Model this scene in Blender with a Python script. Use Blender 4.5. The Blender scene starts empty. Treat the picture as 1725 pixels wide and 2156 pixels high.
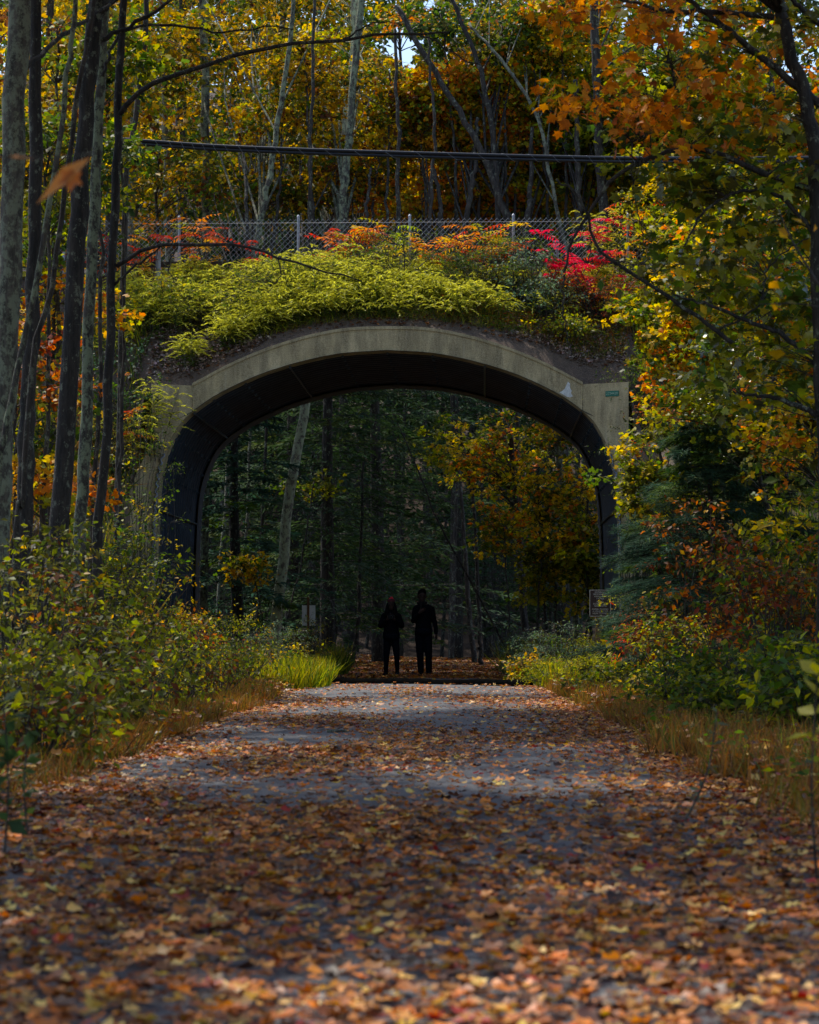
import bpy, bmesh, math, random
import numpy as np
from mathutils import Vector, Matrix
random.seed(7); rng = np.random.default_rng(7)
scene = bpy.context.scene
C = scene.collection
R = math.radians

# ------------------------------------------------------------------ camera, light, exposure
F = 4900.0; CX = 862.5; HY = 1333.0; CAMH = 0.95      # focal length, axis and horizon in 1725-wide picture units
cam = bpy.data.cameras.new('camera'); camo = bpy.data.objects.new('camera', cam); C.objects.link(camo)
camo.location = (0, 0, CAMH); camo.rotation_euler = (R(90), 0, 0)
cam.sensor_fit = 'HORIZONTAL'; cam.sensor_width = 36; cam.lens = 36 * F / 1725
cam.shift_y = (HY - 1078) / 1725; cam.clip_start = 0.1; cam.clip_end = 2000
cam.dof.use_dof = True; cam.dof.focus_distance = 46.0; cam.dof.aperture_fstop = 6.3
scene.camera = camo
SUN = Vector((-0.30, 0.42, 0.86)).normalized()
w = bpy.data.worlds.new('World'); scene.world = w; w.use_nodes = True
nt = w.node_tree; bg = nt.nodes['Background']
sky = nt.nodes.new('ShaderNodeTexSky'); sky.sky_type = 'NISHITA'; sky.sun_disc = False
sky.sun_elevation = math.asin(SUN.z); sky.sun_rotation = math.atan2(SUN.x, SUN.y)
nt.links.new(sky.outputs[0], bg.inputs[0]); bg.inputs[1].default_value = 0.15
sl = bpy.data.lights.new('sun', 'SUN'); sl.energy = 3.6; sl.angle = R(1.5); sl.color = (1, 0.93, 0.82)
so = bpy.data.objects.new('sun', sl); C.objects.link(so); so.rotation_euler = SUN.to_track_quat('Z', 'Y').to_euler()
scene.view_settings.view_transform = 'Standard'; scene.view_settings.look = 'None'
scene.view_settings.exposure = 0.56; scene.view_settings.gamma = 1
scene.render.engine = 'CYCLES'
scene.cycles.max_bounces = 6; scene.cycles.diffuse_bounces = 3; scene.cycles.transmission_bounces = 4

# ------------------------------------------------------------------ helpers
def P(px, py, D):
    return np.array([(px - CX) * D / F, D, CAMH + (HY - py) * D / F])
def tag(o, label=None, cat=None, group=None, kind=None):
    if label: o['label'] = label
    if cat: o['category'] = cat
    if group: o['group'] = group
    if kind: o['kind'] = kind
    return o
def thing(name, loc, label, cat, group=None):
    o = bpy.data.objects.new(name, None); C.objects.link(o); o.location = tuple(float(v) for v in loc)
    o.empty_display_size = 0.2
    return tag(o, label, cat, group)
def link(name, me, mat, parent=None):
    o = bpy.data.objects.new(name, me); C.objects.link(o)
    if mat: me.materials.append(mat)
    if parent is not None:
        o.parent = parent
        o.matrix_parent_inverse = Matrix.Translation(-parent.location)   # meshes are written in world coordinates
    return o

class MB:
    def __init__(s): s.v = []; s.f = []; s.n = 0
    def add(s, v, f):
        s.v += [tuple(float(c) for c in p) for p in v]; s.f += [tuple(i + s.n for i in q) for q in f]; s.n = len(s.v)
    def box(s, c, d, rot=None):
        c = Vector(c); hx, hy, hz = d[0] / 2, d[1] / 2, d[2] / 2
        v = [Vector((x, y, z)) for x in (-hx, hx) for y in (-hy, hy) for z in (-hz, hz)]
        if rot is not None: v = [rot @ q for q in v]
        s.add([c + q for q in v], [(0, 1, 3, 2), (4, 6, 7, 5), (0, 4, 5, 1), (2, 3, 7, 6), (0, 2, 6, 4), (1, 5, 7, 3)])
    def tube(s, pts, rad, n=6, cap=True):
        pts = np.asarray(pts, float); m = len(pts)
        rad = np.full(m, rad) if np.isscalar(rad) else np.asarray(rad, float)
        t = np.gradient(pts, axis=0); t /= np.linalg.norm(t, axis=1)[:, None] + 1e-9
        ref = np.array([0, 1, 0]) if abs(t[0][1]) < .9 else np.array([1, 0, 0])
        a = np.cross(t, ref); a /= np.linalg.norm(a, axis=1)[:, None] + 1e-9
        b = np.cross(t, a)
        th = np.arange(n) * 2 * np.pi / n
        v = pts[:, None, :] + rad[:, None, None] * (np.cos(th)[None, :, None] * a[:, None, :] + np.sin(th)[None, :, None] * b[:, None, :])
        f = [(i * n + j, i * n + (j + 1) % n, (i + 1) * n + (j + 1) % n, (i + 1) * n + j) for i in range(m - 1) for j in range(n)]
        if cap: f += [tuple(range(n))[::-1], tuple((m - 1) * n + j for j in range(n))]
        s.add(v.reshape(-1, 3), f)
    def build(s, name, mat, parent=None, smooth=False):
        me = bpy.data.meshes.new(name); me.from_pydata(s.v, [], s.f); me.update()
        if smooth: me.polygons.foreach_set('use_smooth', [True] * len(me.polygons))
        return link(name, me, mat, parent)

def smoothpath(pts, n=24, wob=0.0):
    pts = np.asarray(pts, float)
    p = np.vstack([2 * pts[0] - pts[1], pts, 2 * pts[-1] - pts[-2]])
    out = []
    segs = len(pts) - 1
    for t in np.linspace(0, segs - 1e-6, n):
        i = int(t); u = t - i; a, b, c, d = p[i:i + 4]
        out.append(.5 * ((2 * b) + (-a + c) * u + (2 * a - 5 * b + 4 * c - d) * u * u + (-a + 3 * b - 3 * c + d) * u ** 3))
    out = np.array(out)
    if wob:
        k = rng.normal(0, wob, out.shape); k[0] = 0
        out += k
    return out

def unit(a): return a / (np.linalg.norm(a, axis=-1, keepdims=True) + 1e-9)

def vnoise(x, y, s, seed=0):
    x = np.asarray(x, float) / s + 100; y = np.asarray(y, float) / s + 100
    xi = np.floor(x).astype(int); yi = np.floor(y).astype(int); fx = x - xi; fy = y - yi
    fx = fx * fx * (3 - 2 * fx); fy = fy * fy * (3 - 2 * fy)
    def h(a, b):
        v = np.sin(a * 127.1 + b * 311.7 + seed * 74.7) * 43758.5453
        return v - np.floor(v)
    return (h(xi, yi) * (1 - fx) + h(xi + 1, yi) * fx) * (1 - fy) + (h(xi, yi + 1) * (1 - fx) + h(xi + 1, yi + 1) * fx) * fy

# leaf templates: (side, forward, up), length 1
T = {}
T['oval'] = (np.array([[0, 0, 0], [-.30, .45, .07], [0, 1, -.06], [.30, .45, .07]]), [(0, 2, 1), (0, 3, 2)])
T['long'] = (np.array([[0, 0, 0], [-.13, .4, .03], [0, 1, -.1], [.13, .4, .03]]), [(0, 2, 1), (0, 3, 2)])
T['needle'] = (np.array([[-.035, 0, 0], [.035, 0, 0], [0, 1, -.05]]), [(0, 1, 2)])
T['blade'] = (np.array([[-.02, 0, 0], [.02, 0, 0], [.014, .6, .05], [0, 1, .28], [-.014, .6, .05]]), [(0, 1, 2, 4), (4, 2, 3)])
mp = [(0, 0, 0), (.22, .12, .03), (.48, .10, .0), (.34, .36, .06), (.56, .66, -.03), (.24, .62, .06), (0, 1.05, -.06)]
mp2 = mp + [(-x, y, z) for x, y, z in mp[-2:0:-1]]
T['maple3'] = (np.array(mp2 + [(0, .4, -.02)]), [(12, i, (i + 1) % 12) for i in range(12)])
m1 = [(0, 0, 0), (.5, .22, .02), (.22, .42, .05), (.30, .78, -.02), (0, 1, 0), (-.30, .78, -.02), (-.22, .42, .05), (-.5, .22, .02)]
T['maple'] = (np.array(m1), [(0, 1, 2, 6, 7), (2, 3, 4, 5, 6)])
T['curl'] = (np.array([(0, 0, .02), (.45, .15, .16), (.26, .42, .05), (.38, .85, .2), (0, 1, .1), (-.36, .8, .13), (-.24, .42, .03), (-.46, .2, .2), (0, .45, 0)]),
             [(8, i, (i + 1) % 8) for i in range(8)])

def leaf_mesh(name, pos, ax, nrm, size, col, tpl):
    tv, tf = T[tpl]; N = len(pos); k = len(tv)
    ax = unit(ax); side = unit(np.cross(ax, nrm)); up = np.cross(side, ax)
    size = np.asarray(size).reshape(-1, 1, 1) * np.ones((N, 1, 1))
    v = pos[:, None, :] + size * (tv[None, :, 0:1] * side[:, None, :] + tv[None, :, 1:2] * ax[:, None, :] + tv[None, :, 2:3] * up[:, None, :])
    me = bpy.data.meshes.new(name)
    me.vertices.add(N * k); me.vertices.foreach_set('co', v.reshape(-1).astype(np.float32))
    li = np.concatenate([np.array(f) for f in tf]); lt = np.array([len(f) for f in tf])
    ls = np.concatenate([[0], np.cumsum(lt)[:-1]])
    L = len(li)
    me.loops.add(N * L); me.loops.foreach_set('vertex_index', (li[None, :] + np.arange(N)[:, None] * k).reshape(-1).astype(np.int32))
    me.polygons.add(N * len(tf))
    me.polygons.foreach_set('loop_start', (ls[None, :] + np.arange(N)[:, None] * L).reshape(-1).astype(np.int32))
    me.update(calc_edges=True)
    a = me.color_attributes.new('Col', 'FLOAT_COLOR', 'POINT')
    cc = np.ones((N, k, 4), np.float32); cc[:, :, :3] = col[:, None, :]
    a.data.foreach_set('color', cc.reshape(-1))
    return me

# palettes of leaf colours (what the leaves are, not how they are lit): (rgb, weight)
YEL = (.66, .44, .014); GOLD = (.56, .31, .010); ORG = (.66, .19, .010); DORG = (.44, .12, .010); RED = (.55, .035, .014)
YG = (.33, .32, .014); GRN = (.085, .14, .016); DGR = (.028, .058, .018); BRN = (.16, .06, .022); TAN = (.42, .22, .10); CRIM = (.55, .008, .03)
BGR = (.045, .085, .05); LIME = (.30, .36, .02); OLV = (.11, .11, .02)
PAL = {
 'gold': [(YEL, 3), (GOLD, 4), (YG, 1.5), (OLV, 3), (GRN, 1.5), (BRN, 1)],
 'golddim': [(GOLD, 2.6), (OLV, 4), (GRN, 3), (YEL, 1.4), (YG, 1), (BRN, 1.6), (DGR, 1)],
 'orange': [(ORG, 3), ((.74, .36, .02), 3), (YG, 3), (OLV, 1.5), (YEL, 1.5)],
 'mix': [(YG, 3), (YEL, 3), (ORG, 1.6), (GRN, 2.2), (OLV, 1.5)],
 'yg': [(YG, 4), (GRN, 3), (YEL, 1.4), (OLV, 2)],
 'green': [(GRN, 4), (DGR, 3), (OLV, 2), (YG, .7)],
 'dark': [(DGR, 5), (BGR, 2), (GRN, 1)],
 'hem': [((.06, .105, .035), 4), ((.06, .10, .06), 3), (DGR, 2), ((.09, .12, .03), 1)],
 'pine': [((.055, .12, .075), 4), (BGR, 3), (GRN, 1)],
 'grey': [(BGR, 2), ((.13, .19, .11), 4), (GRN, 1), (OLV, 1.5)],
 'near_orange': [(YG, 1.2), ((.74, .27, .02), 5), ((.66, .20, .015), 3), (GOLD, 1), (DORG, 1)],
 'near_green': [(GRN, 4), (DGR, 1.4), (YG, 2.4), (OLV, 2)],
 'rust': [(DORG, 3), ((.30, .06, .02), 1.5), (BRN, 3), (GOLD, 1), (OLV, 2.4), (GRN, 1)],
 'red': [(RED, 4), (ORG, 2), (DORG, 1)],
 'crimson': [((.75, .01, .05), 5), (RED, 1)],
 'sumac': [((.80, .24, .03), 4), ((.72, .07, .02), 3), ((.75, .42, .04), 1.2), (YG, 1.2)],
 'sumac_yg': [(YG, 3), (YEL, 2), (ORG, 2), (LIME, 1)],
 'bright': [((.36, .36, .02), 3), (YG, 3), (GRN, 2), (YEL, 1)],
 'witch': [((.21, .22, .018), 3), (OLV, 3), ((.11, .13, .018), 3), (GOLD, .4), (BRN, 1.5)],
 'drygrass': [((.38, .17, .04), 4), ((.28, .11, .028), 3.4), ((.20, .16, .025), 3), ((.46, .27, .06), 1), ((.13, .06, .02), 2), ((.11, .14, .02), 1)],
 'greengrass': [(YG, 3), (GRN, 4), ((.30, .24, .05), 2)],
 'litter': [((.58, .20, .032), 4), ((.28, .078, .016), 4.5), ((.74, .38, .09), 2.6), ((.60, .165, .012), 2.8), ((.075, .027, .015), 4), ((.60, .30, .02), .7), ((.30, .02, .015), .8)],
 'mud': [((.16, .06, .025), 4), ((.24, .10, .035), 3), ((.30, .13, .035), 2), ((.10, .05, .02), 3)],
}
def colours(pal, n, cl=None, follow=0.65):
    cols = np.array([c for c, _ in PAL[pal]]); wt = np.array([x for _, x in PAL[pal]], float); wt /= wt.sum()
    idx = rng.choice(len(cols), n, p=wt)
    if cl is not None:
        m = cl.max() + 1; ci = rng.choice(len(cols), m, p=wt)
        use = rng.random(n) < follow
        idx = np.where(use, ci[cl], idx)
    c = cols[idx] * (rng.uniform(.32, 1.45, (n, 1)) if pal == 'litter' else rng.uniform(.62, 1.3, (n, 1))) * rng.uniform(.9, 1.1, (n, 3))
    return np.clip(c, 0, .8)

# ------------------------------------------------------------------ materials
def newmat(name):
    m = bpy.data.materials.new(name); m.use_nodes = True
    return m, m.node_tree, m.node_tree.nodes['Principled BSDF']
def noise(nt, scale, detail=6, vec=None, rough=.6):
    n = nt.nodes.new('ShaderNodeTexNoise'); n.inputs['Scale'].default_value = scale; n.inputs['Detail'].default_value = detail
    n.inputs['Roughness'].default_value = rough
    if vec is not None: nt.links.new(vec, n.inputs['Vector'])
    return n.outputs['Fac']
def ramp(nt, fac, stops):
    r = nt.nodes.new('ShaderNodeValToRGB'); e = r.color_ramp.elements
    while len(e) < len(stops): e.new(.5)
    for q, (p, c) in zip(e, stops): q.position = p; q.color = (*c, 1) if len(c) == 3 else c
    nt.links.new(fac, r.inputs[0]); return r.outputs['Color']
def coords(nt, scale=(1, 1, 1)):
    t = nt.nodes.new('ShaderNodeTexCoord'); m = nt.nodes.new('ShaderNodeMapping'); m.inputs['Scale'].default_value = scale
    nt.links.new(t.outputs['Object'], m.inputs['Vector']); return m.outputs['Vector']
def mix(nt, fac, a, b, mode='MIX'):
    m = nt.nodes.new('ShaderNodeMix'); m.data_type = 'RGBA'; m.blend_type = mode
    for s, x in ((0, fac), (6, a), (7, b)):
        if isinstance(x, (int, float)): m.inputs[s].default_value = x
        elif isinstance(x, tuple): m.inputs[s].default_value = (*x, 1)
        else: nt.links.new(x, m.inputs[s])
    return m.outputs[2]
def bump(nt, bs, h, strength=.5, dist=.02):
    b = nt.nodes.new('ShaderNodeBump'); b.inputs['Strength'].default_value = strength; b.inputs['Distance'].default_value = dist
    nt.links.new(h, b.inputs['Height']); nt.links.new(b.outputs[0], bs.inputs['Normal'])

def leafmat(name, trans=.45, rough=.45, spec=.35):
    m, nt, bs = newmat(name)
    a = nt.nodes.new('ShaderNodeAttribute'); a.attribute_name = 'Col'
    v = coords(nt); n = noise(nt, 9, 3, v)
    c = mix(nt, 1, a.outputs['Color'], ramp(nt, n, [(.3, (.72, .72, .72)), (.7, (1.2, 1.2, 1.2))]), 'MULTIPLY')
    nt.links.new(c, bs.inputs['Base Color']); bs.inputs['Roughness'].default_value = rough
    bs.inputs['Specular IOR Level'].default_value = spec
    if trans:
        tr = nt.nodes.new('ShaderNodeBsdfTranslucent'); mx = nt.nodes.new('ShaderNodeMixShader'); mx.inputs[0].default_value = trans
        g = nt.nodes.new('ShaderNodeHueSaturation'); g.inputs['Value'].default_value = 1.35; g.inputs['Saturation'].default_value = 1.1
        nt.links.new(c, g.inputs['Color']); nt.links.new(g.outputs[0], tr.inputs[0])
        nt.links.new(bs.outputs[0], mx.inputs[1]); nt.links.new(tr.outputs[0], mx.inputs[2])
        nt.links.new(mx.outputs[0], nt.nodes['Material Output'].inputs[0])
    return m
M_leaf = leafmat('leaf', .5, .5, .2); M_glossy = leafmat('glossy leaf', .4, .32, .6); M_dry = leafmat('dry leaf', .22, .5, .4)
M_needle = leafmat('needles', .25, .7, .08); M_grass = leafmat('grass', .35, .55, .2)

def barkmat(name, dark, light, lichen, lo, hi):
    m, nt, bs = newmat(name)
    v = coords(nt, (1, 1, .16)); n = noise(nt, 16, 8, v, .75)
    c = ramp(nt, n, [(.41, dark), (.60, light)])
    v2 = coords(nt, (1, 1, .7)); n2 = noise(nt, 9, 9, v2, .8)
    f = ramp(nt, n2, [(lo, (0, 0, 0)), (hi, (1, 1, 1))])
    c = mix(nt, f, c, lichen)
    nt.links.new(c, bs.inputs['Base Color']); bs.inputs['Roughness'].default_value = .85
    bump(nt, bs, n, 1, .06); return m
M_bark = barkmat('dark bark', (.018, .014, .011), (.075, .058, .045), (.19, .20, .14), .54, .60)
M_lich = barkmat('lichen bark', (.025, .02, .015), (.10, .085, .065), (.24, .27, .16), .47, .54)
M_pale = barkmat('pale bark', (.045, .04, .03), (.15, .13, .10), (.25, .27, .18), .47, .54)
M_black = barkmat('wet bark', (.012, .010, .008), (.055, .043, .033), (.19, .20, .14), .555, .60)

M_lichb = barkmat('light-raised lichen bark', (.12, .10, .075), (.34, .30, .22), (.56, .60, .36), .45, .51)  # real lichen, but colours raised in place of light missing on this trunk
def m_concrete():
    m, nt, bs = newmat('weathered concrete')
    v = coords(nt, (1, 1, 1)); vs = coords(nt, (1.7, 1.7, .30))
    n = noise(nt, 1.6, 8, v); c = ramp(nt, n, [(.35, (.42, .325, .165)), (.65, (.66, .53, .30))])
    st = noise(nt, 2.4, 9, vs, .7); c = mix(nt, ramp(nt, st, [(.40, (.9, .9, .9)), (.60, (0, 0, 0))]), c, (.15, .115, .06))
    st2 = noise(nt, 3.6, 6, coords(nt, (3.1, 2, .15)), .6); c = mix(nt, ramp(nt, st2, [(.60, (0, 0, 0)), (.72, (.5, .5, .5))]), c, (.62, .56, .42))
    fine = noise(nt, 60, 3, v); c = mix(nt, .35, c, ramp(nt, fine, [(.4, (.24, .185, .10)), (.6, (.74, .62, .39))]))
    nt.links.new(c, bs.inputs['Base Color']); bs.inputs['Roughness'].default_value = .9
    bump(nt, bs, fine, .4, .01); return m
M_conc = m_concrete()
def m_wing():
    m, nt, bs = newmat('earth stained concrete')
    v = coords(nt); n = noise(nt, 3, 8, v)
    nt.links.new(ramp(nt, n, [(.3, (.12, .08, .055)), (.7, (.25, .18, .13))]), bs.inputs['Base Color']); bs.inputs['Roughness'].default_value = .95
    bump(nt, bs, n, .4, .02); return m
M_wing = m_wing()
def m_asphalt():
    m, nt, bs = newmat('asphalt')
    v = coords(nt); big = noise(nt, .7, 6, v); fine = noise(nt, 95, 3, v, .7); mid = noise(nt, 9, 6, v)
    c = ramp(nt, big, [(.3, (.034, .038, .046)), (.7, (.066, .072, .084))])
    c = mix(nt, .45, c, ramp(nt, fine, [(.35, (.014, .015, .019)), (.68, (.15, .155, .175))])); g2 = noise(nt, 26, 5, v, .75); c = mix(nt, .4, c, ramp(nt, g2, [(.40, (.016, .017, .022)), (.62, (.15, .155, .17))]))
    c = mix(nt, ramp(nt, mid, [(.58, (0, 0, 0)), (.72, (.6, .6, .6))]), c, (.035, .028, .024))
    nt.links.new(c, bs.inputs['Base Color']); bs.inputs['Roughness'].default_value = .62
    bump(nt, bs, fine, .9, .012); return m
M_asph = m_asphalt()
def m_soil(name, a, b, c3, s=2.0, bd=.05):
    m, nt, bs = newmat(name); v = coords(nt); n = noise(nt, s, 9, v, .7); n2 = noise(nt, s * 14, 6, v, .75)
    c = ramp(nt, n, [(.3, a), (.7, b)]); c = mix(nt, ramp(nt, n2, [(.5, (0, 0, 0)), (.65, (.9, .9, .9))]), c, c3)
    nt.links.new(c, bs.inputs['Base Color']); bs.inputs['Roughness'].default_value = .95; bump(nt, bs, n2, 1, bd); return m
M_soil = m_soil('forest floor', (.022, .014, .009), (.06, .032, .015), (.09, .042, .018))
M_bank = m_soil('bank soil', (.07, .05, .035), (.15, .10, .07), (.26, .18, .13), 3)
def plain(name, col, rough=.6, metal=0, ns=20, var=.3, bd=.002):
    m, nt, bs = newmat(name); v = coords(nt); n = noise(nt, ns, 6, v)
    a = tuple(x * (1 - var) for x in col); b = tuple(min(1, x * (1 + var)) for x in col)
    nt.links.new(ramp(nt, n, [(.3, a), (.7, b)]), bs.inputs['Base Color'])
    bs.inputs['Roughness'].default_value = rough; bs.inputs['Metallic'].default_value = metal; bump(nt, bs, n, .4, bd); return m
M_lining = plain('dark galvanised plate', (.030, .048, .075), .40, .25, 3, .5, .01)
M_galv = plain('galvanised steel', (.36, .38, .42), .45, .7, 12, .3)
M_rim = plain('pale galvanised rim', (.22, .25, .31), .42, .4, 9, .4)
M_wire = plain('fence wire', (.30, .31, .32), .5, .5)
M_cable = plain('black cable sheath', (.012, .014, .02), .38, 0, 30, .3)
M_strand = plain('lashing wire', (.30, .31, .33), .8, 0)
M_humpshade = plain('shaded hump black', (.004, .004, .004), 1, 0, 14, .5, .01); M_humpshade.node_tree.nodes['Principled BSDF'].inputs['Specular IOR Level'].default_value = 0  # near-black without sheen, shade put into the hump's colour
M_woodbrown = plain('stained timber post', (.17, .075, .03), .8, 0, 18, .4)
M_signbrown = plain('brown sign face', (.035, .012, .012), .5, 0, 30, .2)
M_cream = plain('cream sign paint', (.55, .48, .42), .6)
M_white = plain('white sign back', (.78, .82, .86), .5, 0, 8, .1)
M_green = plain('green number plate', (.0, .16, .10), .5)
M_greentext = plain('plate lettering', (.35, .5, .36), .5)
M_stain = plain('white lime bloom', (.66, .66, .64), .9, 0, 30, .25)
M_jacket = plain('black jacket cloth', (.0025, .0025, .0035), .85, 0, 40, .4)
M_trouser = plain('dark trousers', (.003, .0035, .006), .85, 0, 40, .4)
for _m in (M_jacket, M_trouser): _m.node_tree.nodes['Principled BSDF'].inputs['Specular IOR Level'].default_value = .05
M_skin = plain('skin', (.035, .02, .015), .6, 0, 30, .1)
M_hair = plain('dark hair', (.003, .002, .002), .6, 0, 40, .4)
M_redwool = plain('red wool', (.50, .012, .02), .9, 0, 60, .4)
M_shoe = plain('dark shoe', (.005, .005, .006), .6)
M_scarf = plain('dark scarf', (.012, .010, .009), .9, 0, 40, .6)
M_camera = plain('black camera body', (.01, .01, .011), .35)
for _m in (M_skin, M_hair, M_scarf, M_shoe, M_camera): _m.node_tree.nodes['Principled BSDF'].inputs['Specular IOR Level'].default_value = .04
M_gravel = m_soil('gravel', (.10, .07, .06), (.20, .15, .13), (.32, .26, .22), 12, .03)
mW, ntW, bW = newmat('still water'); bW.inputs['Base Color'].default_value = (.012, .012, .010, 1); bW.inputs['Roughness'].default_value = .06
bump(ntW, bW, noise(ntW, 5, 3, coords(ntW)), .15, .02)

# ------------------------------------------------------------------ the arch's own frame
AX = 0.032                                   # the tunnel runs a little to the right of the view
AO = np.array([(815 - CX) * 47 / F, 47.0, 0]); AV = np.array([math.sin(AX), math.cos(AX), 0]); AU = np.array([math.cos(AX), -math.sin(AX), 0])
def A(u, v, z): return AO + u * AU + v * AV + np.array([0, 0, z])
def toUV(x, y):
    dx = np.asarray(x) - AO[0]; dy = np.asarray(y) - AO[1]
    return dx * AU[0] + dy * AU[1], dx * AV[0] + dy * AV[1]
LEN = 6.9
inner_half = [(0, 6.66), (1.1, 6.575), (2.35, 6.26), (3.3, 5.85), (3.85, 5.5), (4.15, 5.22), (4.35, 4.88), (4.52, 4.45), (4.62, 3.9), (4.68, 2.8), (4.70, 1.4), (4.70, -.05)]
outer_half = [(0, 7.12), (.75, 7.095), (1.5, 6.97), (2.3, 6.74), (3.1, 6.42), (3.95, 5.98)]
def sm2(h, n):
    p = smoothpath([(a, b, 0) for a, b in h], n)[:, :2]; return p
ih = sm2(inner_half, 40); oh = sm2(outer_half, 20)
inner = np.vstack([ih[::-1] * [-1, 1], ih[1:]]); outer_top = np.vstack([oh[::-1] * [-1, 1], oh[1:]])
def vf(u): return -max(0.0, abs(u) - 3.95) * .55        # the shoulders turn slightly forward
def topz(u):
    return np.interp(np.abs(u), outer_half and [p[0] for p in outer_half] + [4.9], [p[1] for p in outer_half] + [5.96])

# ------------------------------------------------------------------ setting: ground, embankment, path, water
HZ = 8.76; VB = 3.5                                 # verge height and its distance behind the face
def bank_h(x, y):
    u, v = toUV(x, y)
    rz = 8.7
    front = rz - (VB - v) * .765 - 1.25 * np.clip(1.3 - v, 0, 1.3) / 1.3 * np.clip(1 - (np.abs(u) - 4.8) / 9, 0, 1)
    inside = np.abs(u) < 4.9
    tz = topz(u) - .12
    t = np.clip(v / VB, 0, 1); mid = tz + (rz - tz) * t ** .8
    h = np.where(v < VB, np.where(inside, np.where(v >= -.4, mid, front), front), rz)
    back = rz - (v - 5.9) * .8
    h = np.where(v > 5.9, np.where(inside & (v < LEN), np.minimum(rz, np.maximum(back, 7.0)), back), h)
    h = h + (vnoise(x, y, 1.3, 3) - .5) * .18 * (np.abs(v - 5) > 1.6)
    return h
def cut_half(v): return 4.82 + np.maximum(0, -v) * .42
def ground_h(x, y):
    """height of whatever one stands on at x, y"""
    u, v = toUV(x, y); b = bank_h(x, y)
    tunnel = (np.abs(u) < cut_half(v)) & ((v < 0) | (v > LEN))
    base = side_h(x, y)
    return np.where(tunnel, base, np.maximum(b, base))
def side_h(x, y):
    x = np.asarray(x, float); y = np.asarray(y, float)
    off = np.abs(x - .1) - 2.5
    h = np.clip(off, 0, 3) * .0 + (vnoise(x, y, 2.5, 5) - .5) * .12 * np.clip(off, 0, 1)
    d = np.exp(-((x + 3.25) / .65) ** 2) * np.exp(-((y - 28.5) / 4.5) ** 2)      # the wet ditch
    far = np.clip(y - 72, 0, 200)
    hill = np.clip(y - 96, 0, 110); hill = hill * .42 * np.clip(hill / 18, 0, 1)
    return h + hill - .22 * d + far * .03 * np.clip((np.abs(x - 3) - 3) / 6, 0, 1) + np.clip(np.abs(x) - 14, 0, 100) * .04
def grid(name, xs, ys, hf, mat, keep=None):
    X, Y = np.meshgrid(xs, ys); Z = hf(X, Y); nx = len(xs); ny = len(ys)
    v = np.stack([X, Y, Z], -1).reshape(-1, 3); f = []
    for j in range(ny - 1):
        for i in range(nx - 1):
            if keep is not None:
                if not keep((xs[i] + xs[i + 1]) / 2, (ys[j] + ys[j + 1]) / 2): continue
            f.append((j * nx + i, j * nx + i + 1, (j + 1) * nx + i + 1, (j + 1) * nx + i))
    me = bpy.data.meshes.new(name); me.from_pydata([tuple(p) for p in v], [], f); me.update()
    me.polygons.foreach_set('use_smooth', [True] * len(me.polygons))
    return me
xs = np.concatenate([np.linspace(-400, -30, 12)[:-1], np.linspace(-30, -6, 20)[:-1], np.linspace(-6, 6, 61)[:-1], np.linspace(6, 30, 20)[:-1], np.linspace(30, 400, 12)])
ys = np.concatenate([np.linspace(-60, 2, 8)[:-1], np.linspace(2, 80, 170)[:-1], np.linspace(80, 500, 30)])
g = link('ground', grid('ground', xs, ys, side_h, M_soil), M_soil); tag(g, kind='structure')
def keep(x, y):
    u, v = toUV(x, y); return not (abs(u) < cut_half(v) and (v < .02 or v > LEN - .1))
# the bank is meshed in the arch's frame so its cut runs along the walls
us = np.concatenate([np.linspace(-60, -16, 16)[:-1], np.linspace(-16, -4.82, 36)[:-1], np.linspace(-4.82, 4.82, 45)[:-1], np.linspace(4.82, 16, 36)[:-1], np.linspace(16, 60, 16)])
vs_ = np.concatenate([np.linspace(-9, .05, 40)[:-1], np.linspace(.05, LEN - .1, 36)[:-1], np.linspace(LEN - .1, 19, 24)])
V = []; Fc = []
for v in vs_:
    for u in us:
        uu = u
        if v < 0 and abs(u) >= 4.82: uu = math.copysign(abs(u) + (-v) * .42 * max(0, 1 - (abs(u) - 4.82) / 20), u)
        if v > LEN and abs(u) >= 4.82: uu = math.copysign(abs(u) + (v - LEN) * .5 * max(0, 1 - (abs(u) - 4.82) / 20), u)
        p = A(uu, v, 0); z = float(bank_h(p[0], p[1])); V.append((p[0], p[1], max(z, -.6)))
nu = len(us)
for j in range(len(vs_) - 1):
    for i in range(nu - 1):
        um = (us[i] + us[i + 1]) / 2; vm = (vs_[j] + vs_[j + 1]) / 2
        if abs(um) < 4.8 and (vm < .04 or vm > LEN - .1): continue
        Fc.append((j * nu + i, j * nu + i + 1, (j + 1) * nu + i + 1, (j + 1) * nu + i))
me = bpy.data.meshes.new('embankment'); me.from_pydata(V, [], Fc); me.update()
me.polygons.foreach_set('use_smooth', [True] * len(me.polygons))
tag(link('embankment', me, M_bank), kind='structure')
# asphalt road on the deck
mb = MB(); a, b, c, d = A(-45, VB + .5, 8.76), A(45, VB + .5, 8.76), A(45, 5.7, 8.76), A(-45, 5.7, 8.76)
mb.add([a, b, c, d, a - [0, 0, .2], b - [0, 0, .2], c - [0, 0, .2], d - [0, 0, .2]], [(0, 1, 2, 3), (0, 4, 5, 1), (2, 6, 7, 3)])
tag(mb.build('road', M_asph), kind='structure')
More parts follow.
